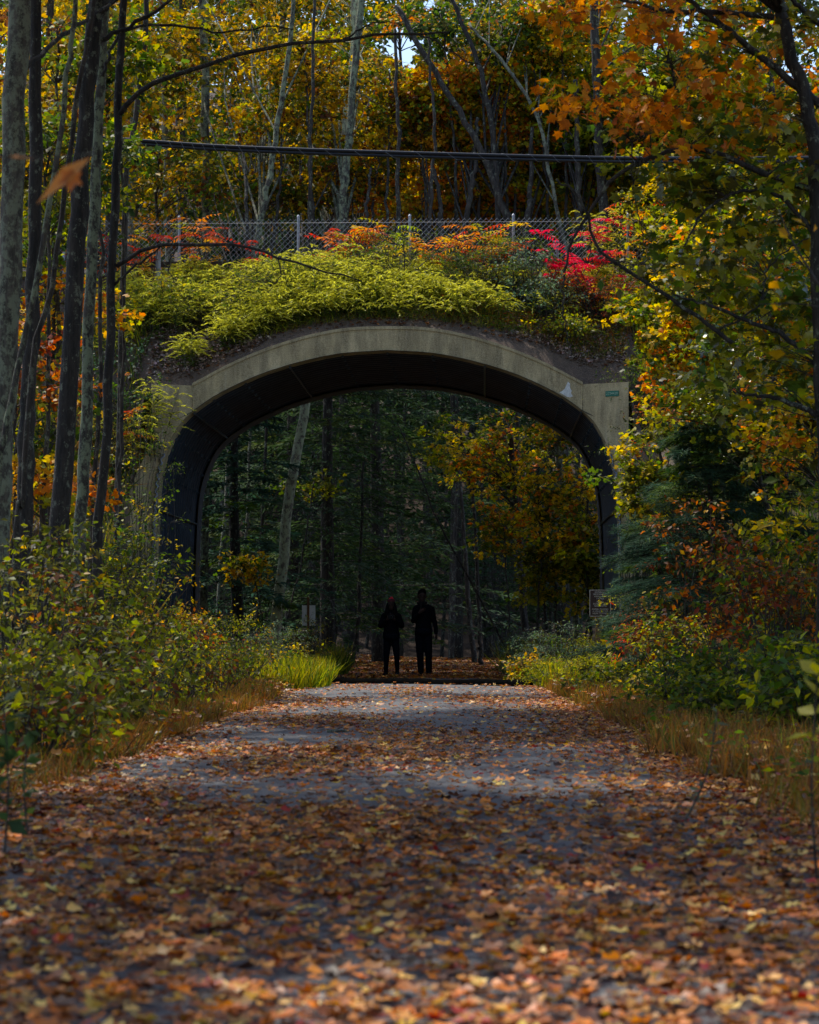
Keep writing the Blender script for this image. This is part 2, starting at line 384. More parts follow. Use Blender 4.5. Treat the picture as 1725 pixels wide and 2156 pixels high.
# path
def path_c(y): return np.interp(y, [0, 12, 30, 44, 55, 75, 110], [-.1, -.1, .12, .24, .65, 1.6, 4.0])
def path_hw(y): return np.interp(y, [0, 12, 44, 60, 110], [2.0, 2.0, 2.0, 1.9, 1.6])
mb = MB(); yy = np.linspace(-4, 60, 200); pv = []; pf = []
for i, y in enumerate(yy):
    for s in np.linspace(-1, 1, 9):
        wob = (float(vnoise(y, s * 3, .7, 9)) - .5) * .35 if abs(s) == 1 else 0
        pv.append((path_c(y) + s * path_hw(y) + wob, y, .012 + .03 * (1 - s * s)))
for i in range(len(yy) - 1):
    for j in range(8): pf.append((i * 9 + j, i * 9 + j + 1, (i + 1) * 9 + j + 1, (i + 1) * 9 + j))
mb.add(pv, pf); tag(mb.build('path', M_asph, smooth=True), kind='structure')
def walk_h(x, y):
    s = (x - path_c(y)) / path_hw(y)
    return np.where((np.abs(s) < 1) & (y < 60), .012 + .03 * (1 - s * s), side_h(x, y))
mb = MB(); th = np.linspace(0, 2 * np.pi, 40)[:-1]
mb.add([(-3.25 + .62 * math.cos(t) * (1 + .2 * math.sin(3 * t)), 28.4 + 4.2 * math.sin(t), -.075) for t in th], [tuple(range(39))])
tag(mb.build('water', mW), kind='structure')

# ------------------------------------------------------------------ the arch bridge
br = thing('arch_bridge', A(0, 0, 0), 'weathered concrete arch bridge with a dark corrugated steel tunnel over the path', 'bridge')
def headwall(v0, th, name, front=True, s=1):
    mb = MB(); 
    po = [(u, z) for u, z in outer_top]; pi = []
    # sample both curves by the same parameter so the ring is a strip of quads
    n = 81; ti = np.linspace(0, 1, n)
    def resample(c):
        d = np.concatenate([[0], np.cumsum(np.linalg.norm(np.diff(c, axis=0), axis=1))]); d /= d[-1]
        return np.stack([np.interp(ti, d, c[:, 0]), np.interp(ti, d, c[:, 1])], 1)
    # only the part of the inner curve above the shoulders belongs to the ring; the rest to the shoulder blocks
    ring_in = resample(inner[np.abs(inner[:, 0]) <= 3.96]); ring_out = resample(outer_top)
    v = []
    for (a, b) in zip(ring_in, ring_out):
        v += [A(a[0], v0 + s * vf(a[0]), a[1]), A(b[0], v0 + s * vf(b[0]), b[1]), A(b[0], v0 + th, b[1]), A(a[0], v0 + th, a[1])]
    f = []
    for i in range(n - 1):
        for k in range(4): f.append((i * 4 + k, i * 4 + (k + 1) % 4, i * 4 + 4 + (k + 1) % 4, i * 4 + 4 + k))
    mb.add(v, f)
    o1 = mb.build(name, M_conc, br)
    for sg in (-1, 1):
        mb = MB(); side = inner[(np.abs(inner[:, 0]) >= 3.9) & (np.sign(inner[:, 0]) == sg)]
        side = side[np.argsort(-side[:, 1])]; side = side[side[:, 1] < 5.47]
        side = np.vstack([[sg * 3.953, 5.42], side])
        zt = 5.955; v = []; f = []
        for (u, z) in side:
            frac = (5.42 - z) / 5.5; zo = zt - frac * (zt + .05)
            uo = (4.72 if sg < 0 else 4.84) + max(0, 4.80 - zo) * .42
            uo = min(uo, 5.3)
            for (uu, z2, vv) in ((u, z, None), (sg * uo, zo, None), (sg * uo, zo, th), (u, z, th)):
                v.append(A(uu, v0 + (s * vf(uu) if vv is None else vv), z2))
        m = len(side)
        for i in range(m - 1):
            for k in range(4): f.append((i * 4 + k, i * 4 + (k + 1) % 4, i * 4 + 4 + (k + 1) % 4, i * 4 + 4 + k))
        k0 = len(v); v += [A(sg * 3.953, v0, zt + .01), A(sg * 3.953, v0 + th, zt + .01)]
        f += [(0, k0, 1), (k0, k0 + 1, 2, 1)]
        mb.add(v, f); mb.build('shoulder_block', M_conc, br)
    return o1
headwall(0, .45, 'arch_ring'); headwall(LEN, -.45, 'arch_ring', s=-1)
# light line of the chamfered top edge, a coping a little proud of the face
mb = MB(); pts = [A(u, .20, z + .012) for u, z in outer_top]
v = []; f = []
for i, (u, z) in enumerate(outer_top):
    v += [A(u, -.02, z - .03), A(u, -.02, z + .03), A(u, .47, z + .035), A(u, .47, z - .03)]
for i in range(len(outer_top) - 1):
    for k in range(4): f.append((i * 4 + k, i * 4 + (k + 1) % 4, i * 4 + 4 + (k + 1) % 4, i * 4 + 4 + k))
mb.add(v, f); mb.build('coping', M_conc, br)
# corrugated lining
V = []; Fc = []; m = len(inner); nrm = np.gradient(inner, axis=0); nrm = np.stack([-nrm[:, 1], nrm[:, 0]], 1); nrm /= np.linalg.norm(nrm, axis=1)[:, None]
nrm *= np.sign((nrm * (np.array([0, 2.5]) - inner)).sum(1))[:, None]
NV = 230; vv = np.linspace(0, 1, NV)
for t in vv:
    for (u, z), n in zip(inner, nrm):
        v0 = vf(u) - .03; v = v0 + (LEN + .02 - v0) * t
        amp = .045 * math.cos((v) / .36 * 2 * math.pi) - .045
        q = np.array([u, z]) + n * amp * -1 * -1 + n * .0
        V.append(A(q[0], v, q[1]))
for j in range(NV - 1):
    for i in range(m - 1): Fc.append((j * m + i, j * m + i + 1, (j + 1) * m + i + 1, (j + 1) * m + i))
# bolts on the crests
bb = MB()
for k in range(int(LEN / .72)):
    v = .36 * (2 * k) + .36
    for i in range(3, m - 3, 3):
        u, z = inner[i]; n = nrm[i]; c = A(u + n[0] * .0, v, z + n[1] * .0)
        bb.box(c + (AU * n[0] + np.array([0, 0, n[1]])) * .012, (.05, .05, .05))
off = len(V)
V += [np.array(q) for q in bb.v]; Fc += [tuple(i + off for i in q) for q in bb.f]
me = bpy.data.meshes.new('tunnel_lining'); me.from_pydata([tuple(p) for p in V], [], Fc); me.update()
me.polygons.foreach_set('use_smooth', [len(p) == 4 and i < (NV - 1) * (m - 1) for i, p in enumerate(Fc)])
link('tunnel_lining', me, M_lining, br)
# plate seams running through the tunnel
for i in (9, 24, 33, 45, 54, 69):
    mb = MB(); u, z = inner[i]; n = nrm[i]
    a = A(u + n[0] * .03, .1 + vf(u), z + n[1] * .03); b = A(u + n[0] * .03, LEN - .1, z + n[1] * .03)
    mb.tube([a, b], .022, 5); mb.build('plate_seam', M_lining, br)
# pale wavy steel rim where the lining ends, both mouths
for (vv0, name) in ((0, 'steel_rim'), (LEN + .03, 'steel_rim')):
    for sg in (-1, 1):
        pts = []
        sel = [(u, z, n) for (u, z), n in zip(inner, nrm) if np.sign(u) == sg and z < (4.6 if vv0 == 0 else 5.0)]
        sel.sort(key=lambda q: q[1])
        zz = np.linspace(sel[0][1], sel[-1][1], 120); uu = np.interp(zz, [q[1] for q in sel], [q[0] for q in sel])
        mb = MB(); pts = []
        for k, (u, z) in enumerate(zip(uu, zz)):
            base = vf(u) - .05 if vv0 == 0 else vv0
            pts.append(A(u - sg * (.01 + .028 * math.sin(z / .16 * 2 * math.pi)), base, z))
        mb.tube(pts, .018 if vv0 == 0 else .03, 5); mb.build(name, M_rim, br, True)
# far ring band seen inside the left mouth
mb = MB(); v = []; f = []
for (u, z), n in zip(inner, nrm):
    for w_ in (LEN - .75, LEN - .02):
        v.append(A(u + n[0] * .05, w_, z + n[1] * .05))
for i in range(m - 1): f.append((2 * i, 2 * i + 1, 2 * i + 3, 2 * i + 2))
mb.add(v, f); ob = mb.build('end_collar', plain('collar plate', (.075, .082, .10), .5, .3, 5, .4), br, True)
# wing walls
for sg in (-1, 1):
    mb = MB(); v = []; prof = []
    for t in np.linspace(0, 1, 8):
        u = sg * (5.0 + t * 3.1); vv_ = -.42 - t * 6.2
        p = A(u, vv_, 0); z = 4.75 * (1 - t) ** .9 + .25
        prof.append((u, vv_, z))
    for (u, vv_, z) in prof: v += [A(u, vv_, -.2), A(u, vv_, z), A(u + sg * .3, vv_ + .1, z), A(u + sg * .3, vv_ + .1, -.2)]
    f = []
    for i in range(len(prof) - 1):
        for k in range(4): f.append((i * 4 + k, i * 4 + (k + 1) % 4, i * 4 + 4 + (k + 1) % 4, i * 4 + 4 + k))
    mb.add(v, f); mb.build('wing_wall', M_wing, br)
# number plate and lime bloom
def text(name, body, size, loc, mat, parent, rz=0, ext=.002, align='CENTER'):
    cu = bpy.data.curves.new(name, 'FONT'); cu.body = body; cu.size = size; cu.extrude = ext; cu.align_x = align; cu.align_y = 'CENTER'
    tmp = bpy.data.objects.new(name, cu); C.objects.link(tmp)
    dg = bpy.context.evaluated_depsgraph_get(); me = bpy.data.meshes.new_from_object(tmp.evaluated_get(dg)); bpy.data.objects.remove(tmp)
    me.transform(Matrix.Translation(Vector(loc)) @ Matrix.Rotation(rz, 4, 'Z') @ Matrix.Rotation(R(90), 4, 'X'))
    me.materials.clear()
    return link(name, me, mat, parent)
sa = -AX - math.atan(.55)                             # the right shoulder's own turn
pc = A(4.52, vf(4.52) - .012, 5.74)
rot = Matrix.Rotation(sa, 3, 'Z')
mb = MB(); mb.box(pc, (.29, .012, .11), rot); pl = mb.build('number_plate', M_green, br)
tx = text('plate_number', '2224420', .075, pc + np.array([math.sin(sa), -math.cos(sa), 0]) * .009, M_greentext, pl, sa, .001)
tx.parent = pl; tx.matrix_parent_inverse = Matrix.Identity(4)
mb = MB(); q = [(3.62, 6.02), (3.66, 5.98), (3.665, 5.88), (3.70, 5.83), (3.68, 5.79), (3.72, 5.72), (3.67, 5.70), (3.60, 5.71), (3.52, 5.76), (3.45, 5.80), (3.52, 5.84), (3.56, 5.88), (3.59, 5.95)]
mb.add([A(u + .03, -.004, z) for u, z in q], [tuple(range(len(q)))]); mb.build('lime_bloom', M_stain, br)

# low hump across the path, its shade put into the black colour
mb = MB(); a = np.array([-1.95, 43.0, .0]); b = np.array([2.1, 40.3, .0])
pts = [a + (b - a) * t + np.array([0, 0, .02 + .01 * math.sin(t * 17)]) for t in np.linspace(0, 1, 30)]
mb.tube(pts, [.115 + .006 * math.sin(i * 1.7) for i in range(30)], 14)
tag(mb.build('road_hump', M_humpshade, smooth=True), 'low rounded hump, its shade put in as black, lying right across the path in front of the two walkers', 'hump')

# ------------------------------------------------------------------ chain link fence, guard posts, cable
fv = VB - .05
fence = thing('chain_link_fence', A(0, fv, 8.7), 'silver chain link fence along the top of the bridge above the goldenrod', 'fence')
z0, z1 = 8.72, 9.94; u0, u1 = -12.5, 12.5; st = .118
mb = MB()
def wire(p, q):
    p = np.array(p); q = np.array(q); r = .0030
    mb.add([p + (0, 0, r), p + (0, -r, -r), p + (0, r, -r), q + (0, 0, r), q + (0, -r, -r), q + (0, r, -r)], [(0, 1, 4, 3), (1, 2, 5, 4), (2, 0, 3, 5)])
hh = z1 - z0; n = int((u1 - u0 + hh) / st)
for i in range(n):
    s0 = u0 - hh + i * st
    a0, b0 = s0, s0 + hh; za, zb = z0, z1
    if a0 < u0: za = z0 + (u0 - a0); a0 = u0
    if b0 > u1: zb = z1 - (b0 - u1); b0 = u1
    if b0 - a0 > .02:
        wire(A(a0, fv, za), A(b0, fv, zb)); wire(A(-a0, fv + .008, za), A(-b0, fv + .008, zb))
mb.build('wire_mesh', M_wire, fence)
for px in (110, 355, 607, 842, 1060, 1300, 1545, 1790):
    u = (px - 808) / (F / 50.5) - .0
    mb = MB(); mb.tube([A(u, fv + .04, 8.4), A(u, fv + .04, 10.0)], .032, 10); mb.tube([A(u, fv + .04, 10.0), A(u, fv + .04, 10.04)], [.04, .012], 10)
    p_ = mb.build('post', M_galv, fence)
mb = MB(); mb.tube([A(u0, fv + .02, 9.86), A(u1, fv + .02, 9.86)], .004, 5); mb.build('tension_wire', M_wire, fence)
gr = thing('guard_rail', A(0, 3.1, 8.5), 'low dark guard rail on short pale steel posts just in front of the fence', 'guard rail')
for (px, zt) in ((313, 9.25), (735, 9.2), (1152, 9.35), (1570, 9.3)):
    u = (px - 809) / (F / 50.1); mb = MB()
    for du in (-.045, .045): mb.box(A(u + du, 3.1, zt - .55), (.012, .11, 1.1))
    mb.box(A(u, 3.1, zt - .55), (.09, .012, 1.1)); mb.box(A(u, 3.1, zt + .01), (.12, .12, .03)); mb.build('post', M_galv, gr)
mb = MB(); mb.box(A(0, 3.22, 8.93), (24, .04, .12), Matrix.Rotation(-AX, 3, 'Z')); mb.build('rail', M_bark, gr)

cb = thing('overhead_cable', P(860, 318, 46), 'thick black twin cable wound with lashing wire sagging high above the bridge', 'cable')
pa, pb = P(-150, 278, 45.4), P(1900, 337, 46.6)
cpath = smoothpath([P(-150, 262, 45.4), P(300, 300, 45.8), P(569, 316, 46), P(1138, 333, 46.3), P(1460, 337, 46.5), P(1900, 334, 46.7)], 200)
def cab(t): return np.array([np.interp(t, np.linspace(0, 1, 200), cpath[:, k]) for k in range(3)])
for dz, r in ((.036, .036), (-.033, .032)):
    mb = MB(); mb.tube([cab(t) + [0, 0, dz] for t in np.linspace(0, 1, 60)], r, 12); mb.build('cable_strand', M_cable, cb, True)
mb = MB(); n = 2400; tt = np.linspace(0, 1, n); turns = 48
mb.tube([cab(t) + [0, .040 * math.cos(t * turns * 2 * math.pi), .072 * math.sin(t * turns * 2 * math.pi)] for t in tt], .0028, 4, False)
mb.build('lashing_wire', M_strand, cb)

# ------------------------------------------------------------------ signs
sp = P(1264, 1270, 44)
sg_ = thing('trail_sign', (sp[0], 44, 0), 'dark brown notice sign with cream lettering on a timber post right of the tunnel', 'sign')
sw, sh = .40, .51
mb = MB(); mb.box((sp[0] - .03, 44.06, .72), (.115, .09, 1.56)); mb.build('post', M_woodbrown, sg_)
mb = MB(); mb.box((sp[0], 44, sp[2]), (sw, .02, sh)); pn = mb.build('panel', M_signbrown, sg_)
mb = MB()
for dz in (-1, 1): mb.box((sp[0], 43.988, sp[2] + dz * (sh / 2 - .008)), (sw, .006, .010))
for dx in (-1, 1): mb.box((sp[0] + dx * (sw / 2 - .005), 43.988, sp[2]), (.010, .006, sh - .028))
bo = mb.build('border', M_cream, sg_)
lines = [('ENTERING', .205), ('RESIDENTIAL', .165), ('AREA NEXT', .125), ('1/4 MILE', .085), ('PLEASE', .025), ('RESPECT OUR', -.015), ('NEIGHBORS', -.055), ('AVOID MAKING', -.115), ('A LOUD NOISE', -.155), ('NEAR TUNNEL', -.195)]
for tline, dz in lines:
    text('lettering', tline, .043, (sp[0], 43.987, sp[2] + dz), M_cream, sg_, 0, .001)
ws = P(650, 1296, 57)
s2 = thing('white_sign', (ws[0], 57, 0), 'small white signboard on a thin post half hidden by brush left of the walkers', 'sign')
mb = MB(); mb.box((ws[0], 57.04, ws[2]), (.33, .015, .50)); mb.build('panel', M_white, s2)
mb = MB(); mb.box((ws[0] - .01, 57.0, ws[2] / 2 + .2), (.055, .05, ws[2] + .5)); mb.build('post', M_woodbrown, s2)

# ------------------------------------------------------------------ vegetation builders
def cloud(centers, Rr, per, flat=.5):
    """leaf positions on sprays around clump centres"""
    nC = len(centers); n = nC * per; cl = np.repeat(np.arange(nC), per)
    tw = 7; twd = unit(rng.normal(0, 1, (nC, tw, 3)) * [1, 1, flat])
    k = rng.integers(0, tw, n); d = twd[cl, k]
    r = Rr * (rng.random((nC, 1)) * .6 + .7)[cl] * rng.random((n, 1)) ** .6
    pos = centers[cl] + d * r + rng.normal(0, Rr * .13, (n, 3)) * [1, 1, .7]
    ax = d + rng.normal(0, .6, (n, 3)); ax[:, 2] -= .35
    return pos, ax, cl, twd
def ell(c, rad, n):
    """clump centres biased to the outside of an ellipsoid"""
    d = unit(rng.normal(0, 1, (n, 3))); r = rng.random((n, 1)) ** .45
    return np.asarray(c) + d * r * np.asarray(rad)
GAPS = [(852, 108, 26), (842, 92, 17), (1385, 92, 9), (1432, 62, 8), (1360, 150, 7), (905, 4, 9)]
def gap_ok(pos, size=.15):
    px = CX + F * pos[:, 0] / pos[:, 1]; py = HY - F * (pos[:, 2] - CAMH) / pos[:, 1]
    ok = np.ones(len(pos), bool)
    for gx, gy, gr_ in GAPS:
        ang = np.arctan2(py - gy, px - gx); rr = gr_ * (1 + .3 * np.sin(3 * ang + gx) + .2 * np.sin(7 * ang))
        ok &= np.hypot(px - gx, (py - gy)) > np.clip(size * F / pos[:, 1] * .55, 0, 14) + 1.15 * rr * rng.uniform(.6, 1.15, len(pos))
    return ok
def foliage(name, centers, Rr, per, size, pal, tpl, mat, parent, flat=.5, tilt=.7, follow=.65, gap=False):
    pos, ax, cl, twd = cloud(centers, Rr, per, flat)
    if gap:
        k = gap_ok(pos, size); pos, ax, cl = pos[k], ax[k], cl[k]
    n = len(pos); nr = np.array([0, 0, 1.0]) + rng.normal(0, tilt, (n, 3))
    return link(name, leaf_mesh(name, pos, ax, nr, rng.uniform(.6, 1.3, n) * size, colours(pal, n, cl, follow), tpl), mat, parent), twd
def limbs(mb, trunk, rad, centers, Rr, twd, twigs=True, r=.03, up=.55, sides=4, zmin=-9):
    for ci, c in enumerate(centers):
        hd = np.linalg.norm(trunk[:, :2] - c[:2], axis=1)
        want = c[2] - up * hd
        k = int(np.argmin(np.abs(trunk[:, 2] - want) + .15 * hd + 50 * (trunk[:, 2] < zmin)))
        a = trunk[k]; L = np.linalg.norm(c - a)
        mid = (a + c) / 2 + np.array([0, 0, .12 * L]) + rng.normal(0, .05 * L, 3)
        r0 = min(rad[k] * .45, r * (.6 + L * .18))
        mb.tube(smoothpath([a, mid, c], 6), np.linspace(r0, r0 * .3, 6), sides, False)
        if twigs:
            for d in twd[ci][:5]:
                e = c + d * Rr * .95; m_ = (c + e) / 2 + rng.normal(0, .06 * Rr, 3)
                mb.tube([c, m_, e], [r0 * .32, r0 * .22, r0 * .1], 3, False)
def make_tree(name, label, cat, trunk, r0, r1, ells, pal, bark, size=.15, per=60, Rr=.8, tpl='oval', mat=None, group=None,
              flat=.45, tilt=.7, lr=.03, up=.55, extra=None, gap=False, twigs=True, wob=.02, follow=.65, crown='crown', zmin=-9, nl=999):
    tr = smoothpath(trunk, 28, wob); rad = np.linspace(1, 0, 28) ** .9 * (r0 - r1) + r1
    t = thing(name, tr[0], label, cat, group)
    mb = MB(); rr = rad * (1 + rng.normal(0, .03, 28)); rr[0] *= 1.25
    mb.tube(tr, rr, 12)
    cs = np.vstack([ell(c, rd, n) for c, rd, n in ells]) if ells else np.zeros((0, 3))
    if len(cs):
        fo, twd = foliage(crown, cs, Rr, per, size, pal, tpl, mat or M_leaf, t, flat, tilt, follow, gap)
        limbs(mb, tr, rad, cs[:nl], Rr, twd[:nl], twigs, lr, up, 4, zmin)
    if extra:
        for pts, a, b in extra: mb.tube(smoothpath(pts, 16, .01), np.linspace(a, b, 16), 6)
    mb.build('trunk', bark, t, True)
    return t
def make_shrub(name, label, cat, base, rad, h, nst, pal, size=.08, per=40, ncl=30, Rr=.3, tpl='oval', mat=None, stem=None,
               group=None, flat=.4, tilt=.6, zlow=.15, follow=.6, sr=.012):
    base = np.array(base, float); t = thing(name, base, label, cat, group)
    d = unit(rng.normal(0, 1, (ncl, 3))); r = rng.random((ncl, 1)) ** .4
    cs = base + d * r * np.array([rad[0], rad[1], h * .5]) + [0, 0, h * (.5 + zlow * .3)]
    cs = cs[cs[:, 2] > base[2] + zlow * h]
    fo, twd = foliage('foliage', cs, Rr, per, size, pal, tpl, mat or M_leaf, t, flat, tilt, follow)
    mb = MB(); roots = base + rng.normal(0, .12, (nst, 3)) * [rad[0], rad[1] * .6, 0]
    for i, c in enumerate(cs):
        a = roots[i % nst] - [0, 0, .05]; mid = a * .55 + c * .45 + [0, 0, .1 * h] + rng.normal(0, .04 * h, 3)
        mb.tube(smoothpath([a, mid, c], 7), np.linspace(sr, sr * .3, 7), 4, False)
        for dd in twd[i][:4]: mb.tube([c, c + dd * Rr * .5 + rng.normal(0, .02, 3), c + dd * Rr], [sr * .3, sr * .22, sr * .12], 3, False)
    mb.build('stems', stem or M_bark, t)
    return t
def G(px, D, z=None):
    x = (px - CX) * D / F; return np.array([x, D, float(side_h(x, D)) if z is None else z])


# ------------------------------------------------------------------ people
def capsule(bm, a, b, ra, rb, n=12, sq=1.0):
    a = Vector(a); b = Vector(b); d = b - a; L = d.length
    q = d.to_track_quat('Z', 'Y').to_matrix() if L > 1e-6 else Matrix.Identity(3)
    rings = []
    prof = [(-ra * math.cos(t), ra * math.sin(t)) for t in np.linspace(.15, math.pi / 2, 4)] + [(L + rb * math.sin(t), rb * math.cos(t)) for t in np.linspace(0, math.pi / 2 - .15, 4)]
    for z, r in prof:
        rings.append([bm.verts.new(a + q @ Vector((r * math.cos(2 * math.pi * i / n), r * sq * math.sin(2 * math.pi * i / n), z))) for i in range(n)])
    for u, v in zip(rings, rings[1:]):
        for i in range(n): bm.faces.new((u[i], u[(i + 1) % n], v[(i + 1) % n], v[i]))
    bm.faces.new(rings[0][::-1]); bm.faces.new(rings[-1])
def ball(bm, c, r):
    m = Matrix.Translation(c) @ Matrix.Diagonal((*r, 1)); bmesh.ops.create_uvsphere(bm, u_segments=16, v_segments=10, radius=1, matrix=m)
def fused(name, shapes, mat, parent, voxel=.009, sm=6):
    bm = bmesh.new()
    for s in shapes:
        if s[0] == 'c': capsule(bm, *s[1:])
        else: ball(bm, s[1], s[2])
    me = bpy.data.meshes.new(name); bm.to_mesh(me); bm.free(); me.materials.append(mat)
    o = bpy.data.objects.new(name, me); C.objects.link(o)
    r = o.modifiers.new('fuse', 'REMESH'); r.mode = 'VOXEL'; r.voxel_size = voxel; r.use_smooth_shade = True
    s = o.modifiers.new('soft', 'SMOOTH'); s.iterations = sm; s.factor = .6
    if parent: o.parent = parent
    return o
def hand(w, d, side, curl=.5, n=4):
    """palm, four unequal bent fingers and a thumb; w wrist, d direction of the hand, side = thumb side direction"""
    w = Vector(w); d = Vector(d).normalized(); s = Vector(side); s = (s - d * s.dot(d)).normalized(); nrm = d.cross(s)
    out = [('c', w, w + d * .085, .022, .030, 10, .75), ('c', w + s * .012, w + d * .08 + s * .018, .018, .018), ('c', w - s * .012, w + d * .075 - s * .02, .018, .017)]
    for i, (L, o) in enumerate(((.072, .028), (.082, .010), (.076, -.009), (.060, -.027))):
        k = w + d * .088 + s * o; m = k + (d + nrm * curl * .4).normalized() * L * .5; e = m + (d * .6 + nrm * curl * 1.3).normalized() * L * .5
        out += [('c', k, m, .0095, .0085), ('c', m, e, .0085, .007)]
    k = w + d * .025 + s * .024; m = k + (d * .6 + s * .75).normalized() * .04; out += [('c', k, m, .012, .010), ('c', m, m + (d + nrm * .4).normalized() * .032, .010, .008)]
    return out
def head(hc, s=1.0):
    x, y, z = hc
    return [('b', (x, y, z), (.076 * s, .095 * s, .115 * s)), ('b', (x, y - .03 * s, z - .06 * s), (.055 * s, .065 * s, .062 * s)),
            ('c', (x, y - .092 * s, z + .01 * s), (x, y - .112 * s, z - .025 * s), .008 * s, .014 * s),
            ('b', (x, y - .088 * s, z - .062 * s), (.025 * s, .012 * s, .009 * s)), ('b', (x, y - .075 * s, z - .098 * s), (.024 * s, .02 * s, .018 * s)),
            ('b', (x - .078 * s, y, z - .01 * s), (.012 * s, .02 * s, .032 * s)), ('b', (x + .078 * s, y, z - .01 * s), (.012 * s, .02 * s, .032 * s)),
            ('b', (x - .03 * s, y - .082 * s, z + .022 * s), (.022 * s, .014 * s, .009 * s)), ('b', (x + .03 * s, y - .082 * s, z + .022 * s), (.022 * s, .014 * s, .009 * s))]
def eyes(parent, hc, s=1.0):
    for k in (-1, 1):
        bm = bmesh.new(); ball(bm, (hc[0] + k * .031 * s, hc[1] - .088 * s, hc[2] + .004 * s), (.013 * s, .009 * s, .008 * s))
        me = bpy.data.meshes.new('eye'); bm.to_mesh(me); bm.free(); me.materials.append(M_camera); o = bpy.data.objects.new('eye', me); C.objects.link(o); o.parent = parent
# man, facing the camera, right hand raised to his chest, left arm hanging
mh = (.0 - .03, 0, 1.685)
shp = head(mh, 1.10) + [('c', (-.03, .015, 1.50), (-.03, .005, 1.62), .058, .055), ('c', (0, .01, 1.15), (0, 0, 1.40), .13, .15, 16, .65), ('c', (-.15, 0, 1.41), (.15, 0, 1.41), .055, .055),
     ('c', (0, .0, .95), (0, .0, 1.12), .145, .13, 16, .7),
     ('c', (.165, 0, 1.40), (.235, .02, 1.14), .05, .04), ('c', (.235, .02, 1.14), (.262, -.03, .90), .038, .028),
     ('c', (-.165, 0, 1.40), (-.215, .0, 1.16), .05, .04), ('c', (-.215, 0, 1.16), (-.10, -.17, 1.33), .038, .028),
     ('c', (-.085, 0, .93), (-.075, -.01, .50), .085, .055), ('c', (-.075, -.01, .50), (-.05, .03, .09), .052, .036),
     ('c', (.085, 0, .93), (.105, -.02, .50), .085, .055), ('c', (.105, -.02, .50), (.115, .03, .09), .052, .036),
     ('c', (-.05, .04, .05), (-.085, -.13, .035), .038, .032), ('c', (.115, .04, .05), (.125, -.13, .035), .038, .032)]
shp += hand((.262, -.035, .89), (.03, -.12, -1), (-.2, -1, 0), .5) + hand((-.095, -.18, 1.34), (.7, -.1, .45), (-.3, 0, 1), .9)
man = fused('person', shp, M_skin, None, .0075)
tag(man, 'taller walker in dark jacket and trousers, one arm hanging, one hand raised to the chest', 'person')
pm = P(892, 1428, 48.7); man.location = (pm[0], 48.7, .045); man.rotation_euler = (0, 0, R(4))
eyes(man, mh, 1.10)
fused('jacket', [('c', (0, .01, 1.12), (0, 0, 1.38), .160, .158, 18, .72), ('c', (-.03, 0, 1.51), (-.165, 0, 1.41), .060, .066), ('c', (-.03, 0, 1.51), (.165, 0, 1.41), .060, .066), ('c', (0, .0, .97), (0, .0, 1.12), .178, .165, 18, .72),
     ('c', (.172, 0, 1.40), (.232, .02, 1.14), .066, .054), ('c', (.238, .02, 1.14), (.262, -.03, .915), .056, .045),
     ('c', (-.172, 0, 1.40), (-.208, .0, 1.16), .066, .056), ('c', (-.215, 0, 1.16), (-.12, -.145, 1.305), .056, .045), ('c', (-.03, .05, 1.50), (-.03, .06, 1.54), .10, .085)], M_jacket, man, .011)
fused('trousers', [('c', (-.02, 0, .93), (.02, 0, .93), .165, .165, 16, .75), ('c', (-.085, 0, .90), (-.075, -.01, .50), .103, .080), ('c', (-.075, -.01, .50), (-.05, .03, .11), .078, .066),
     ('c', (.085, 0, .90), (.105, -.02, .50), .103, .080), ('c', (.105, -.02, .50), (.115, .03, .11), .078, .066)], M_trouser, man, .011, 3)
for sx, tx_ in ((-.05, -.085), (.115, .125)):
    fused('shoe', [('c', (sx, .05, .052), (tx_, -.15, .04), .050, .042), ('c', (sx, .045, .06), (sx, .03, .11), .052, .045)], M_shoe, man, .01)
fused('hair', [('b', (mh[0], .015, 1.745), (.096, .105, .085)), ('b', (mh[0], .03, 1.70), (.095, .09, .095)), ('b', (mh[0] + .01, -.04, 1.80), (.07, .06, .032))], M_hair, man, .01)
fused('scarf', [('c', (-.03 + .085 * math.cos(t), .01 - .07 * math.sin(t), 1.535), (-.03 + .085 * math.cos(t + .7), .01 - .07 * math.sin(t + .7), 1.53), .032, .032) for t in np.arange(0, 6.3, .7)] + [('c', (-.06, -.12, 1.50), (-.05, -.15, 1.40), .03, .025)], M_scarf, man, .011)
# woman, red bobble hat, both hands holding a camera at the chest
wh = (.0, -.01, 1.50)
shp = head(wh, .95) + [('c', (0, .015, 1.33), (0, 0, 1.44), .05, .048), ('c', (0, .01, 1.02), (0, 0, 1.24), .12, .13, 16, .65), ('c', (-.12, 0, 1.26), (.12, 0, 1.26), .045, .045),
     ('c', (0, 0, .82), (0, 0, 1.0), .15, .115, 16, .72),
     ('c', (-.155, 0, 1.28), (-.215, .0, 1.06), .044, .036), ('c', (-.215, 0, 1.06), (-.075, -.20, 1.19), .034, .025),
     ('c', (.155, 0, 1.28), (.215, .0, 1.06), .044, .036), ('c', (.215, 0, 1.06), (.075, -.20, 1.19), .034, .025),
     ('c', (-.075, 0, .83), (-.098, -.02, .45), .082, .052), ('c', (-.098, -.02, .45), (-.112, .04, .09), .05, .032),
     ('c', (.075, 0, .83), (.115, -.05, .45), .082, .052), ('c', (.115, -.05, .45), (.125, .05, .10), .05, .032),
     ('c', (-.112, .05, .045), (-.15, -.10, .032), .034, .028), ('c', (.125, .05, .045), (.135, -.10, .032), .034, .028)]
shp += hand((-.072, -.205, 1.195), (.55, -.2, .5), (0, .1, 1), .9) + hand((.072, -.205, 1.195), (-.55, -.2, .5), (0, .1, 1), -.9)
wo = fused('person', shp, M_skin, None, .0075)
